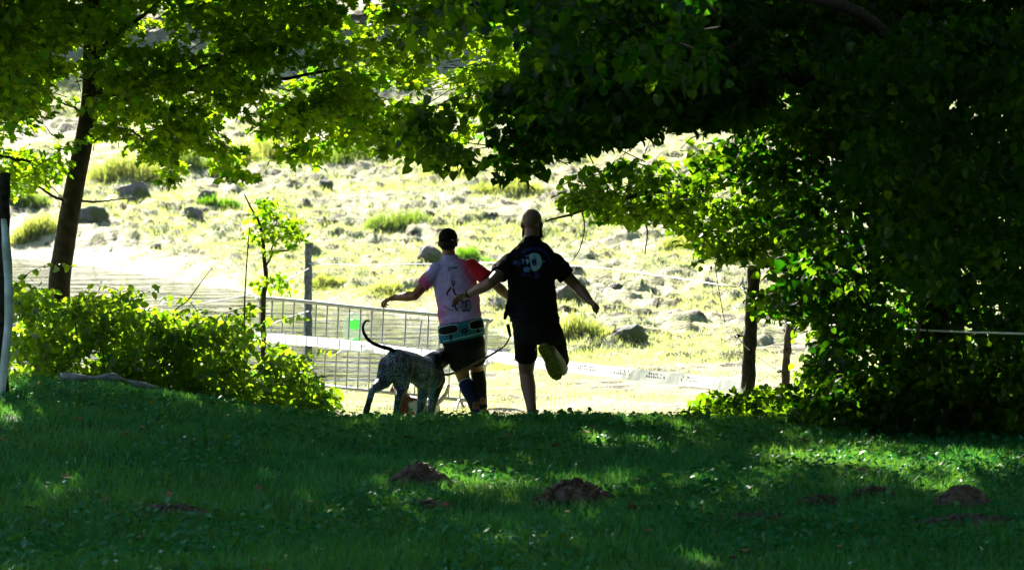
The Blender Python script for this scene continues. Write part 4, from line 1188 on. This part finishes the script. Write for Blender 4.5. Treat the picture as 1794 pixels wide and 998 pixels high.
# feet inside the shoes
hlL, toL = at(931, 741, 24.55), at(938, 747, 24.80)
hlL.z = gz(hlL.x, hlL.y) + .012; toL.z = gz(toL.x, toL.y) + .010
sb.cap(anL, .034, hlL + Vector((0, .05, .035)), .032); sb.cap(hlL + Vector((0, .05, .03)), .03, toL + Vector((0, -.05, .03)), .022)
hlR, toR = at(949, 603, 24.33), at(979, 664, 24.36)
sb.cap(anR, .036, hlR.lerp(toR, .2) + Vector((0, .05, 0)), .034); sb.cap(hlR.lerp(toR, .15) + Vector((0, .045, 0)), .03, hlR.lerp(toR, .85) + Vector((0, .035, 0)), .024)
V, F = remesh(sb, .0065, 5)
body2 = mk('body', V, F, MAT_SKIN2, root2)
eyes(hc, m2, body2, 1.06)
# beard
s = SB(); k = 1.06
s.ell(hc + m2 @ Vector((0, .045, -.092)) * k, .058 * k, .055 * k, .048 * k, m2)
s.ell(hc + m2 @ Vector((0, .070, -.12)) * k, .046 * k, .04 * k, .05 * k, m2)
for e in (-1, 1): s.cap(hc + m2 @ Vector((e * .070, .02, -.035)) * k, .014, hc + m2 @ Vector((e * .062, .03, -.10)) * k, .026)
V, F = remesh(s, .008, 2); V += rng.normal(size=V.shape) * .001; mk('beard', V, F, MAT_BEARD, body2)
# t-shirt
s = SB()
s.loft([ring(931, 414, 24.76, .068, .066), ring(931, 424, 24.745, .085, .078), ring(931, 432, 24.735, .140, .096), ring(931, 440, 24.725, .182, .108), ring(931, 450, 24.72, .204, .122), ring(931, 470, 24.70, .208, .134), ring(931, 500, 24.68, .203, .13), ring(933, 530, 24.655, .198, .126), ring(936, 556, 24.63, .210, .138)], 26)
for sh, el, e in ((shL, elL, -1), (shR, elR, 1)):
    c = sh + Vector((-.005 * e, 0, .004))
    s.cap(c, .083, sh.lerp(el, .60), .082, 14, None, 1.0, True, False)
# loose hem flap on the left
s.cap(at(893, 535, 24.6), .035, at(886, 556, 24.56), .022, 8, None, .5)
V, F = remesh(s, .0085, 3)
V = wrinkle(V, .036, 8, 3); V = wrinkle(V, .012, 22, 5)
shirt2 = mk('t_shirt', V, F, MAT_BLACKSHIRT, root2); tr2 = bvh(V, F)
# print on the back of the shirt
arc = [(914, 443), (922, 438), (932, 435.5), (942, 435.5), (952, 439), (959, 447), (964, 458), (967, 467)]
patch('shirt_print', stroke(arc, 5), tr2, .004, MAT_PRINT_D, shirt2)
moon = [(926, 447), (932, 443.5), (939, 443), (945, 446), (949, 453), (950, 461), (947, 468), (942, 473), (937, 475.5), (932, 473), (931, 469.5), (936, 470), (941, 466), (943, 459), (942, 452), (938, 448.5), (932, 448)]
patch('shirt_print', moon, tr2, .005, MAT_PRINT_W, shirt2)
for po, mt in (([(895.5, 458), (899, 456.5), (905, 456), (912, 458), (914, 462), (909, 466), (901, 466), (896, 463)], MAT_PRINT_D), ([(899, 457), (905, 456.5), (906, 461), (900, 463)], MAT_PRINT_B), ([(914, 453), (919, 454), (918, 461), (915, 462)], MAT_PRINT_B), ([(921, 454), (926, 453.5), (926.5, 460), (923.5, 463.5), (922, 459)], MAT_PRINT_W),
               ([(931.5, 455), (937.5, 452), (940, 457), (940, 463), (935, 466.5), (931.5, 462)], MAT_PRINT_D), ([(933, 453), (938, 452), (936, 456)], MAT_PRINT_B), ([(932, 462), (938, 461), (936, 465)], MAT_PRINT_B), ([(917, 470), (921, 467), (928, 468), (930, 472), (926, 477), (918, 476)], MAT_PRINT_B), ([(936, 477), (946, 476), (945, 487), (937, 488)], MAT_PRINT_D), ([(950, 457), (957, 456), (956.5, 458), (950.5, 460)], MAT_PRINT_B),
               ([(912, 479), (918, 477), (922, 481), (930, 480), (932, 484), (924, 484), (914, 483)], MAT_PRINT_D), ([(920, 448), (924, 446.5), (924.5, 449.5), (921, 450.5)], MAT_PRINT_B)):
    patch('shirt_print', po, tr2, .0065, mt, shirt2)
# shorts
s = SB()
s.loft([ring(936, 545, 24.635, .188, .122), ring(939, 565, 24.625, .200, .135), ring(943, 588, 24.62, .215, .145), ring(944, 602, 24.62, .19, .13)], 24)
s.cap(hpL + Vector((-.012, 0, .0)), .108, hpL.lerp(knL, .64) + Vector((-.002, 0, 0)), .096, 16, None, 1, True, False)
s.cap(hpR + Vector((.012, 0, .0)), .110, hpR.lerp(knR, .84), .094, 16, None, 1, True, False)
V, F = remesh(s, .009, 3); V = wrinkle(V, .022, 9, 9)
mk('shorts', V, F, MAT_BLACKCLOTH, root2)
# shoes
s = SB(); shoe_shape(s, hlL, toL, (0, 0, 1)); V, F = remesh(s, .007, 2); sh_ = mk('shoe', V, F, MAT_SHOEG, root2)
s = SB(); s.cap(hlL.lerp(toL, .28) + Vector((0, 0, .075)), .042, anL + Vector((0, 0, .03)), .041, 12, None, 1, False, False); s.mk('sock', MAT_TAPE, root2)
s = SB(); shoe_shape(s, hlR, toR, (0.25, 1, .1), 1.2); V, F = remesh(s, .007, 2); sh_ = mk('shoe', V, F, MAT_SHOE, root2)
f_ = (toR - hlR).normalized(); u_ = Vector((.25, 1, .1)); u_ = (u_ - f_ * u_.dot(f_)).normalized(); r_ = f_.cross(u_); Ls = (toR - hlR).length
V = []
prof = ((-.01, .014), (.04, .034), (.14, .040), (.3, .037), (.45, .036), (.6, .047), (.78, .050), (.92, .040), (1.01, .016))
for e in (-.006, .012):
    for q, w in prof: V += [hlR + f_ * Ls * q + r_ * w * 1.22 + u_ * e, hlR + f_ * Ls * q - r_ * w * 1.22 + u_ * e]
n_ = len(prof) * 2; F = []
for i in range(len(prof) - 1):
    a = i * 2
    F += [(a, a + 1, a + 3, a + 2), (n_ + a, n_ + a + 2, n_ + a + 3, n_ + a + 1), (a, a + 2, n_ + a + 2, n_ + a), (a + 1, n_ + a + 1, n_ + a + 3, a + 3)]
F += [(0, n_, n_ + 1, 1), (n_ - 2, n_ - 1, 2 * n_ - 1, 2 * n_ - 2)]
so_ = mk('sole', np.array([tuple(v) for v in V]), F, MAT_SOLE, sh_, smooth=False)
s = SB()
for i in range(9):
    for e in (-.6, 0, .6):
        q = .06 + .1 * i; w = float(np.interp(q, [p[0] for p in prof], [p[1] for p in prof]))
        if rng.random() < .85: s.box(hlR + f_ * Ls * (q + .02 * (e != 0)) + r_ * w * 1.15 * e - u_ * .009, f_ * .009, r_ * .012, u_ * .004)
o = s.mk('sole_lugs', MAT_SOLED, so_, smooth=False); tag(o, kind='stuff')
# watch, waist belt and pouch
s = SB(); w_ = (wrL - elL).normalized(); s.cap(wrL - w_ * .022, .033, wrL + w_ * .004, .032, 14, None, 1, False, False); wt_ = s.mk('watch', MAT_BLK, root2)
s = SB(); s.box(wrL - w_ * .01 + Vector((0, -.034, .006)), w_ * .014, (0, .005, 0), w_.cross(Vector((0, 1, 0))).normalized() * .013); s.mk('watch_face', MAT_GALV, wt_)
s = SB(); s.loft([ring(937, 562, 24.625, .212, .146, .02), ring(937, 556, 24.627, .214, .148, .02)], 28); s.mk('waist_belt', MAT_BLK, root2)
s = SB(); s.cap(at(890, 570, 24.5), .016, at(894, 588, 24.47), .012, 8, None, .6); s.mk('lead_clip', MAT_BLK, root2)

# ---------- the man in the pink shirt (left)
d1 = 25.4
root1 = empty('person', (at(815, 745, d1).x, d1, gz(at(815, 745, d1).x, d1)), 'man in pink and white dyed t-shirt and black cap running, teal waist belt', 'person')
hc1 = at(785, 425, 25.58); nk1 = at(788, 447, 25.54)
shL1, shR1 = at(766, 472, 25.5), at(823, 468, 25.5)
elL1, wrL1 = at(727, 518, 25.44), at(692, 521, 25.62)
elR1, wrR1 = at(868, 498, 25.36), at(896, 524, 25.5)
hpL1, hpR1 = at(796, 602, 25.42), at(829, 596, 25.42)
knL1, anL1 = at(812, 662, 25.66), at(833, 716, 25.42)
knR1, anR1 = at(836, 650, 25.70), at(846, 708, 25.45)
sb = SB()
m1 = head(sb, hc1, (.12, 1, -.1), .98)
sb.cap(nk1 - Vector((0, 0, .05)), .060, hc1 - Vector((0, .01, .05)), .057, 14)
sb.loft([ring(789, 453, 25.53, .085, .066, .06), ring(793, 467, 25.52, .155, .09, .06), ring(797, 492, 25.5, .16, .10, .09), ring(801, 525, 25.46, .15, .092, .15), ring(806, 560, 25.43, .152, .094, .2), ring(810, 588, 25.42, .165, .105, .2), ring(813, 606, 25.42, .15, .1, .2)], 20)
for sh, el, wr in ((shL1, elL1, wrL1), (shR1, elR1, wrR1)):
    sb.cap(sh, .056, sh.lerp(el, .5), .051); sb.cap(sh.lerp(el, .45), .051, el, .041)
    sb.cap(el, .042, el.lerp(wr, .35), .046); sb.cap(el.lerp(wr, .35), .046, wr, .029)
hand(sb, wrL1, (-.75, .25, -.25), (.2, -.1, -1), (0, -1, .1), 1.1, (18, 30))
hand(sb, wrR1, wrR1 - elR1, (-.4, 0, -1), (0, 1, 0), .95, (25, 35))
leg(sb, hpL1, knL1, anL1, 1.04); leg(sb, hpR1, knR1, anR1, 1.04)
hl1, to1 = at(829, 727, 25.36), at(846, 744, 25.58)
hl2, to2 = at(845, 722, 25.40), at(861, 740, 25.60)
for p in (to1, to2): p.z = gz(p.x, p.y) + .008
for p in (hl1, hl2): p.z = max(p.z - .03, gz(p.x, p.y) + .04)
for an, h_, t_ in ((anL1, hl1, to1), (anR1, hl2, to2)):
    sb.cap(an, .033, h_.lerp(t_, .2) + Vector((0, 0, .035)), .03); sb.cap(h_.lerp(t_, .2) + Vector((0, 0, .03)), .028, h_.lerp(t_, .85) + Vector((0, 0, .025)), .02)
V, F = remesh(sb, .0065, 5)
body1 = mk('body', V, F, MAT_SKIN1, root1); tag(body1)
eyes(hc1, m1, body1, .98)
# cap with peak, hair below it
s = SB(); k = .98
s.ell(hc1 + m1 @ Vector((0, -.005, .045)) * k, .088 * k, .107 * k, .088 * k, m1)
s.cap(hc1 + m1 @ Vector((0, -.02, .0)) * k, .084 * k, hc1 + m1 @ Vector((0, -.015, .03)) * k, .086 * k, 16, m1 @ Vector((1, 0, 0)), 1.12, False, False)
V, F = remesh(s, .007, 3)
capo = mk('cap', V, F, MAT_CAP, root1)
s = SB(); V = []
for e in (0, .004):
    for i in range(9):
        a = R(-60 + 15 * i)
        V += [hc1 + m1 @ Vector((.082 * math.sin(a), .075 + .02 * math.cos(a), .035 - e)) * k, hc1 + m1 @ Vector((.082 * math.sin(a), .10 + .07 * math.cos(a), .022 - e)) * k]
F = []
for i in range(8):
    a = i * 2; F += [(a, a + 1, a + 3, a + 2), (18 + a, 18 + a + 2, 18 + a + 3, 18 + a + 1), (a + 1, 18 + a + 1, 18 + a + 3, a + 3)]
mk('cap_peak', np.array([tuple(v) for v in V]), F, MAT_CAP, capo)
s = SB(); s.ell(hc1 + m1 @ Vector((0, -.026, -.02)) * k, .080 * k, .085 * k, .058 * k, m1); V, F = remesh(s, .008, 2); mk('hair', V, F, MAT_HAIR, body1)
s = SB(); s.box(hc1 + m1 @ Vector((.055, -.098, .018)) * k, m1 @ Vector((.012, .006, 0)), m1 @ Vector((0, .002, 0)), m1 @ Vector((0, 0, .004))); s.mk('cap_buckle', MAT_GALV, capo)
# dyed t-shirt
s = SB()
s.loft([ring(788, 446, 25.54, .062, .060, .05), ring(789, 453, 25.535, .082, .072, .05), ring(790, 459, 25.53, .135, .088, .06), ring(792, 465, 25.525, .168, .10, .06), ring(794, 474, 25.52, .184, .112, .07), ring(797, 492, 25.5, .186, .122, .09), ring(800, 518, 25.47, .182, .118, .14), ring(804, 543, 25.445, .184, .116, .18), ring(807, 562, 25.43, .192, .124, .2)], 26)
for sh, el in ((shL1, elL1), (shR1, elR1)):
    s.cap(sh + Vector((0, 0, .002)), .071, sh.lerp(el, .66), .066, 14, None, 1, True, False)
V, F = remesh(s, .0085, 3); V = wrinkle(V, .032, 8, 20); V = wrinkle(V, .011, 22, 7)
u, v, dd = to_px(V)
nn = fbm(u * .05, v * .05, 3) - .5
white = np.array([.57, .40, .84]); pink = np.array([.80, .06, .26]); red = np.array([.55, .012, .02]); blu = np.array([.44, .42, .90])
edge = 812 + (v - 455) * .42                       # dye line running down from the right shoulder
fr_ = sstep(-26, 10, u - edge + nn * 30)
fl_ = sstep(0, 26, (768 + (v - 520) * .25) - u + 12 + nn * 26) * sstep(505, 540, v)
hem = sstep(470, 505, v + (750 - u) * .9) * (u < 757)
C = white[None] * np.ones((len(V), 1))
C = C + (blu - C) * (sstep(500, 455, v) * .7)[:, None]
C = C + (pink - C) * np.clip(fr_ * .8 + fl_ * .8 + hem * .85, 0, 1)[:, None]
C = C + (red - C) * (sstep(0, 18, u - edge + 6 + nn * 16) * sstep(545, 480, v))[:, None]
C = np.concatenate([C, np.ones((len(V), 1))], 1)
shirt1 = mk('t_shirt', V, F, MAT_SHIRT1, root1, attrs={'col': C}); tr1 = bvh(V, F)
for pts, w in (([(789, 466), (786.5, 467), (785.2, 470), (786, 473), (788.5, 473.5)], 1.2), ([(790, 472), (791, 468.5), (793, 468), (793, 472), (795, 468), (797, 468.5), (797, 471)], 1.5), ([(797, 467.5), (799.5, 467), (799, 471)], 1.3),
               ([(791, 453), (792, 456)], 1.2), ([(794, 497), (794.5, 502)], 2.6), ([(791, 503), (786, 508), (783, 514)], 2.6), ([(783, 514), (785, 519)], 1.8), ([(794, 505), (796, 513), (800, 517)], 3.0), ([(796, 530), (792, 537)], 3.2), ([(800, 528), (797, 536), (800, 543)], 3.0), ([(800, 543), (803, 544)], 2),
               ([(778, 537), (786, 541), (794, 544)], 1.2), ([(806, 538), (803, 541)], 1.2)):
    patch('shirt_print', stroke(pts, w), tr1, .004, MAT_PRINT_K, shirt1)
ri = oval(794, 494.5, 3.2, 2.5, 16); ro = oval(794, 494.5, 1.6, 1.0, 16)
for cx, cy, rx, ry in ((813, 536, 4, 9.5), (820, 535, 4.5, 10)):
    for pts in ([(cx + rx * math.cos(t), cy + ry * math.sin(t)) for t in np.linspace(0, 2 * math.pi, 15)], ):
        patch('shirt_print', stroke(pts, 1.8), tr1, .004, MAT_PRINT_K, shirt1)
    patch('shirt_print', stroke([(cx - 1, cy - ry), (cx + .5, cy + ry)], 1.4), tr1, .004, MAT_PRINT_K, shirt1)
patch('shirt_print', stroke([(794 + 3 * math.cos(t), 494.5 + 2.4 * math.sin(t)) for t in np.linspace(0, 2 * math.pi, 12)], 1.4), tr1, .004, MAT_PRINT_K, shirt1)
# shorts
s = SB()
s.loft([ring(808, 575, 25.425, .178, .118, .2), ring(811, 596, 25.42, .186, .128, .15), ring(813, 612, 25.42, .16, .115, .1)], 24)
s.cap(hpL1, .098, hpL1.lerp(knL1, .62), .088, 16, None, 1, True, False); s.cap(hpR1, .098, hpR1.lerp(knR1, .64), .086, 16, None, 1, True, False)
V, F = remesh(s, .009, 3); V = wrinkle(V, .018, 9, 30); mk('shorts', V, F, MAT_BLACKCLOTH, root1)
# canicross belt
s = SB()
def tl(px, py, rx, ry): return ring(px, py, 25.425, rx, ry, .2)
s.loft([tl(806, 563, .197, .130), tl(807, 570, .206, .139), tl(809, 585, .207, .141), tl(810, 594, .202, .137)], 40)
V, F = remesh(s, .008, 2)
belt = mk('waist_belt', V, F, MAT_TEAL, root1); trb = bvh(V, F)
for cx, cy, rx, ry in ((785, 577.5, 17, 7.2), (837, 568, 14.5, 7.0)):
    patch('belt_pocket', oval(cx, cy, rx + 1.3, ry + 1.3, 26, -.17, .6), trb, .004, MAT_PIPE, belt)
    patch('belt_pocket', oval(cx, cy, rx, ry, 26, -.17, .6), trb, .009, MAT_BLK, belt)
patch('belt_badge', oval(813.5, 579.5, 5.5, 4.6, 18, -.17), trb, .005, MAT_BLK, belt); patch('belt_badge', oval(813.5, 579.3, 1.9, 1.3, 12, -.17), trb, .009, MAT_TAPE, belt)
patch('belt_piping', stroke([(773, 568), (790, 562), (812, 557), (840, 552.5), (846, 552)], 1.5), trb, .005, MAT_PIPE, belt)
patch('belt_piping', stroke([(776, 598), (792, 594.5), (815, 589.5), (846, 582)], 1.4), trb, .005, MAT_PIPE, belt)
for pts in ([(789, 585), (790, 595)], [(837, 576), (838.5, 583)]): patch('belt_strap', stroke(pts, 4.5), trb, .007, MAT_BLK, belt)
patch('belt_strap', [(801, 561), (819, 557.5), (819, 561), (802, 565)], trb, .006, MAT_PRINT_K, belt)
# socks and shoes
for kn, an, mt, a0 in ((knL1, anL1, MAT_SOCKB, .17), (knR1, anR1, MAT_SOCKK, .02)):
    s = SB(); s.cap(kn.lerp(an, a0), .065, kn.lerp(an, .36), .0665, 14, None, 1, False, True); s.cap(kn.lerp(an, .36), .0665, kn.lerp(an, .7), .050); s.cap(kn.lerp(an, .7), .050, an - Vector((0, 0, .02)), .041)
    V, F = remesh(s, .007, 2); so_ = mk('sock', V, F, mt, root1)
    s = SB(); q0 = kn.lerp(an, a0 - .015); q1 = kn.lerp(an, a0 + .015); s.cap(q0, .067, q1, .067, 14, None, 1, False, False); s.mk('sock_band', MAT_PIPE, so_)
for h_, t_ in ((hl1, to1), (hl2, to2)):
    s = SB(); shoe_shape(s, h_, t_, (0, 0, 1)); V, F = remesh(s, .007, 2); mk('shoe', V, F, MAT_SHOE, root1)
s = SB(); w_ = (wrL1 - elL1).normalized(); s.cap(wrL1 - w_ * .03, .031, wrL1 - w_ * .006, .030, 14, None, 1, False, False); s.mk('watch', MAT_BLK, root1)

# ------------------------------------------------------------------ dogs
g = G('roan_coat')
oc = g.n('TexCoord').outputs['Object']
tick = g.ramp(g.noise(62, 4, oc, .8), .43, .60)
big = g.ramp(g.noise(7, 3, oc), .46, .58)
roan = g.mix(tick, (.015, .016, .022), (.28, .36, .56))
roan = g.mix(g.n('Math', {0: big, 1: .7}, operation='MULTIPLY').outputs[0], roan, (.014, .015, .02))
MAT_ROAN = g.out(g.pbsdf(g.mix(g.attr('dark'), roan, (.010, .009, .010)), .5, g.bump(g.noise(180, 2, oc), .4, .003), .15))
g = G('red_white_coat')
oc = g.n('TexCoord').outputs['Object']
pat = g.ramp(g.noise(5.5, 2, oc), .44, .50)
MAT_REDW = g.out(g.pbsdf(g.mix(pat, g.mix(g.ramp(g.noise(70, 2, oc), .3, .7), (.10, .022, .012), (.17, .045, .025)), (.62, .52, .50)), .6, g.bump(g.noise(150, 2, oc), .4, .003), .3))
MAT_TEALST = simple('teal_harness', (.02, .22, .28), .6, .2, 40)
MAT_LEAD = simple('brown_lead', (.10, .045, .03), .7, .35, 60, .4, .003)
MAT_NOSE = simple('dog_nose', (.006, .006, .006), .35, .1)
# pointer seen from behind
rootd = empty('dog', (at(715, 748, 24.95).x, 24.95, gz(at(715, 748, 24.95).x, 24.95)), 'black and grey speckled pointer with long curved tail running on a lead', 'dog')
sb = SB()
rump, mid_, chest = at(694, 632, 24.78), at(722, 640, 25.0), at(750, 652, 25.26)
sb.cap(rump, .108, mid_, .116); sb.cap(mid_ - Vector((0, 0, .012)), .120, chest - Vector((0, 0, .02)), .148)
sb.cap(rump + Vector((0, 0, .03)), .07, at(752, 640, 25.25), .07)
sb.cap(chest - Vector((0, 0, .02)), .125, at(752, 676, 25.30), .085)
sb.cap(mid_ - Vector((0, 0, .03)), .085, at(745, 668, 25.2), .095)
neck, hd = at(757, 637, 25.32), at(774, 626, 25.52)
sb.cap(neck, .105, hd, .086)
fdir = Vector((.22, .95, -.18)).normalized()
sb.ell(hd, .084, .09, .088); sb.cap(hd + fdir * .05, .058, hd + fdir * .15 - Vector((0, 0, .02)), .034)
hip_l, st_l, hk_l, pw_l = at(682, 640, 24.8), at(672, 668, 24.88), at(652, 684, 24.66), at(644, 712, 24.62)
hip_r, st_r, hk_r, pw_r = at(705, 644, 24.8), at(703, 676, 24.93), at(697, 700, 24.74), at(692, 730, 24.76)
pw_r.z = gz(pw_r.x, pw_r.y) + .03
for hp_, st_, hk_, pw_ in ((hip_l, st_l, hk_l, pw_l), (hip_r, st_r, hk_r, pw_r)):
    sb.cap(hp_, .096, st_, .070); sb.cap(st_, .066, st_.lerp(hk_, .6), .044); sb.cap(st_.lerp(hk_, .6), .044, hk_, .030); sb.cap(hk_, .030, pw_, .026)
    t_ = Vector((0.0, .045, -.012)) if pw_ is pw_r else Vector((-.012, -.01, -.045))
    sb.cap(pw_, .028, pw_ + t_, .030)
for sx, sy, sd_, ex, ey, ed, fx, fd in ((745, 668, 25.24, 741, 690, 25.2, 731, 25.22), (766, 664, 25.34, 760, 690, 25.32, 752, 25.4)):
    a, b = at(sx, sy, sd_), at(ex, ey, ed); c_ = at(fx, 745, fd); c_.z = gz(c_.x, fd) + .02
    m_ = b.lerp(c_, .55) + Vector((0, .015, 0))
    sb.cap(a, .075, b, .052); sb.cap(b, .050, m_, .033); sb.cap(m_, .033, c_ + Vector((0, 0, .03)), .027); sb.cap(c_ + Vector((0, -.005, .005)), .024, c_ + Vector((0, .04, .0)), .023)
V, F = remesh(sb, .0065, 5)
u, v, dd = to_px(V)
dark = np.clip(sstep(755, 765, u) + sstep(25.3, 25.42, V[:, 1]) + .8 * sstep(18, 0, np.abs(u - 722) + np.abs(v - 655) * .5) + sstep(690, 705, v) * (u < 672) * .8, 0, 1)
bodyd = mk('body', V, F, MAT_ROAN, rootd, attrs={'dark': dark})
P = spline([at(692, 617, 24.76), at(683, 611, 24.70), at(665, 606, 24.64), at(648, 597, 24.58), at(638, 584, 24.56), at(636, 571, 24.56), at(641, 562, 24.57), at(648, 562, 24.58)], 6)
s = SB(); s.tube(P, lerpr(.021, .007, len(P)), 10); V = np.array(s.v)
mk('tail', V, s.f, MAT_ROAN, bodyd, attrs={'dark': np.ones(len(V))})
for e in (-1, 1):
    s = SB(); c_ = hd + Vector((e * .062, .0, .02)); s.cap(c_, .022, c_ + Vector((e * .018, -.004, -.085)), .036, 10, (0, 1, 0), .35)
    V, F = remesh(s, .006, 2); mk('ear', V, F, MAT_ROAN, bodyd, attrs={'dark': np.ones(len(V))})
s = SB(); s.ell(hd + fdir * .185 - Vector((0, 0, .012)), .016, .014, .013); s.mk('nose', MAT_NOSE, bodyd)
for e in (-1, 1):
    s = SB(); s.ell(hd + fdir * .062 + Vector((e * .036, 0, .026)), .009, .009, .009); s.mk('eye', MAT_NOSE, bodyd)
ax = (hd - neck).normalized()
s = SB(); s.cap(neck.lerp(hd, .42), .083, neck.lerp(hd, .58), .082, 18, None, 1, False, False); cl_ = s.mk('collar', MAT_BLK, rootd)
P_ = [chest + Vector((.14 * math.cos(t), -.02 + .02 * math.cos(t), .155 * math.sin(t) - .025)) for t in np.linspace(0, 2 * math.pi, 25)]
P_ = P_[2:11]
s = SB(); s.tube(P_, .006, 7); s.mk('harness', MAT_TEALST, rootd)
s = SB(); s.ell(at(756, 645, 25.12), .018, .007, .02); s.mk('harness_buckle', MAT_TEALST, rootd)
s = SB(); s.tube(spline([at(766, 658, 25.14), at(764, 668, 25.14), at(759, 680, 25.12), at(756, 690, 25.1)], 4), .010, 7); s.mk('harness_strap', MAT_TEALST, rootd)

# red and white dog half hidden behind the pointer
rd = 26.0
roote = empty('dog', (at(735, 752, rd).x, rd, gz(at(735, 752, rd).x, rd)), 'smaller red and white dog mostly hidden behind the speckled pointer, pale tail raised', 'dog')
sb = SB()
r1_, c1_ = at(757, 713, 26.0), at(714, 709, 26.15)
sb.cap(r1_, .078, c1_, .092); sb.cap(c1_, .075, at(702, 688, 26.22), .055)
hd2 = at(699, 680, 26.25); sb.ell(hd2, .052, .06, .052); sb.cap(hd2, .036, hd2 + Vector((-.055, .08, -.02)), .026)
for px, dd_ in ((704, 26.1), (717, 26.22), (752, 25.98), (763, 26.1)):
    a = at(px, 716, dd_); c_ = Vector((a.x, dd_, gz(a.x, dd_) + .02)); hk = a.lerp(c_, .55) + Vector((.025 if px > 740 else -.005, 0, 0))
    sb.cap(a, .045, hk, .023); sb.cap(hk, .022, c_, .018); sb.cap(c_, .021, c_ + Vector((-.03, .01, -.002)), .020)
V, F = remesh(sb, .0065, 4); be = mk('body', V, F, MAT_REDW, roote)
MAT_WFUR = simple('pale_fur', (.55, .42, .36), .7, .2, 60, .5, .004)
s = SB(); P = spline([at(750, 711, 25.93), at(760, 708, 25.9), at(772, 700, 25.88), at(781, 688, 25.87), at(787, 672, 25.86)], 5); s.tube(P, [.012 + .012 * math.sin(math.pi * min(1, .25 + i / len(P) * .8)) for i in range(len(P))], 10)
V, F = remesh(s, .006, 2); V += rng.normal(size=V.shape) * .0012; mk('tail', V, F, MAT_WFUR, be)
MAT_REDF = simple('red_fur', (.14, .035, .02), .7, .3, 60, .5, .004)
for e in (-1, 1):
    s = SB(); c_ = hd2 + Vector((e * .045 - .005, -.01, .04)); s.cap(c_, .018, c_ + Vector((e * .02, -.012, -.05)), .026, 10, (0, 1, 0), .35); s.mk('ear', MAT_REDF, be)
s = SB(); s.ell(hd2 + Vector((-.07, .105, -.025)), .013, .012, .011); s.mk('nose', MAT_NOSE, be)

# lead from the bald man's belt to the pointer's collar
P = spline([at(895, 586, 24.46), at(886, 603, 24.5), at(874, 613, 24.6), at(850, 627, 24.75), at(820, 643, 24.95), at(795, 653, 25.1), at(780, 656, 25.2), at(768, 652, 25.28)], 6)
rl = empty('dog_lead', P[0], 'brown dog lead stretching from the bald man to the speckled pointer', 'lead')
s = SB(); s.tube(P, [.007 if i < 13 else .0105 for i in range(len(P))], 7); s.mk('strap', MAT_LEAD, rl)
s = SB(); c_ = at(875, 612, 24.58); s.tube([c_ + Vector((.016 * math.cos(t), 0, .02 * math.sin(t))) for t in np.linspace(0, 6.283, 13)], .004, 6); s.mk('ring', MAT_GALV, rl)
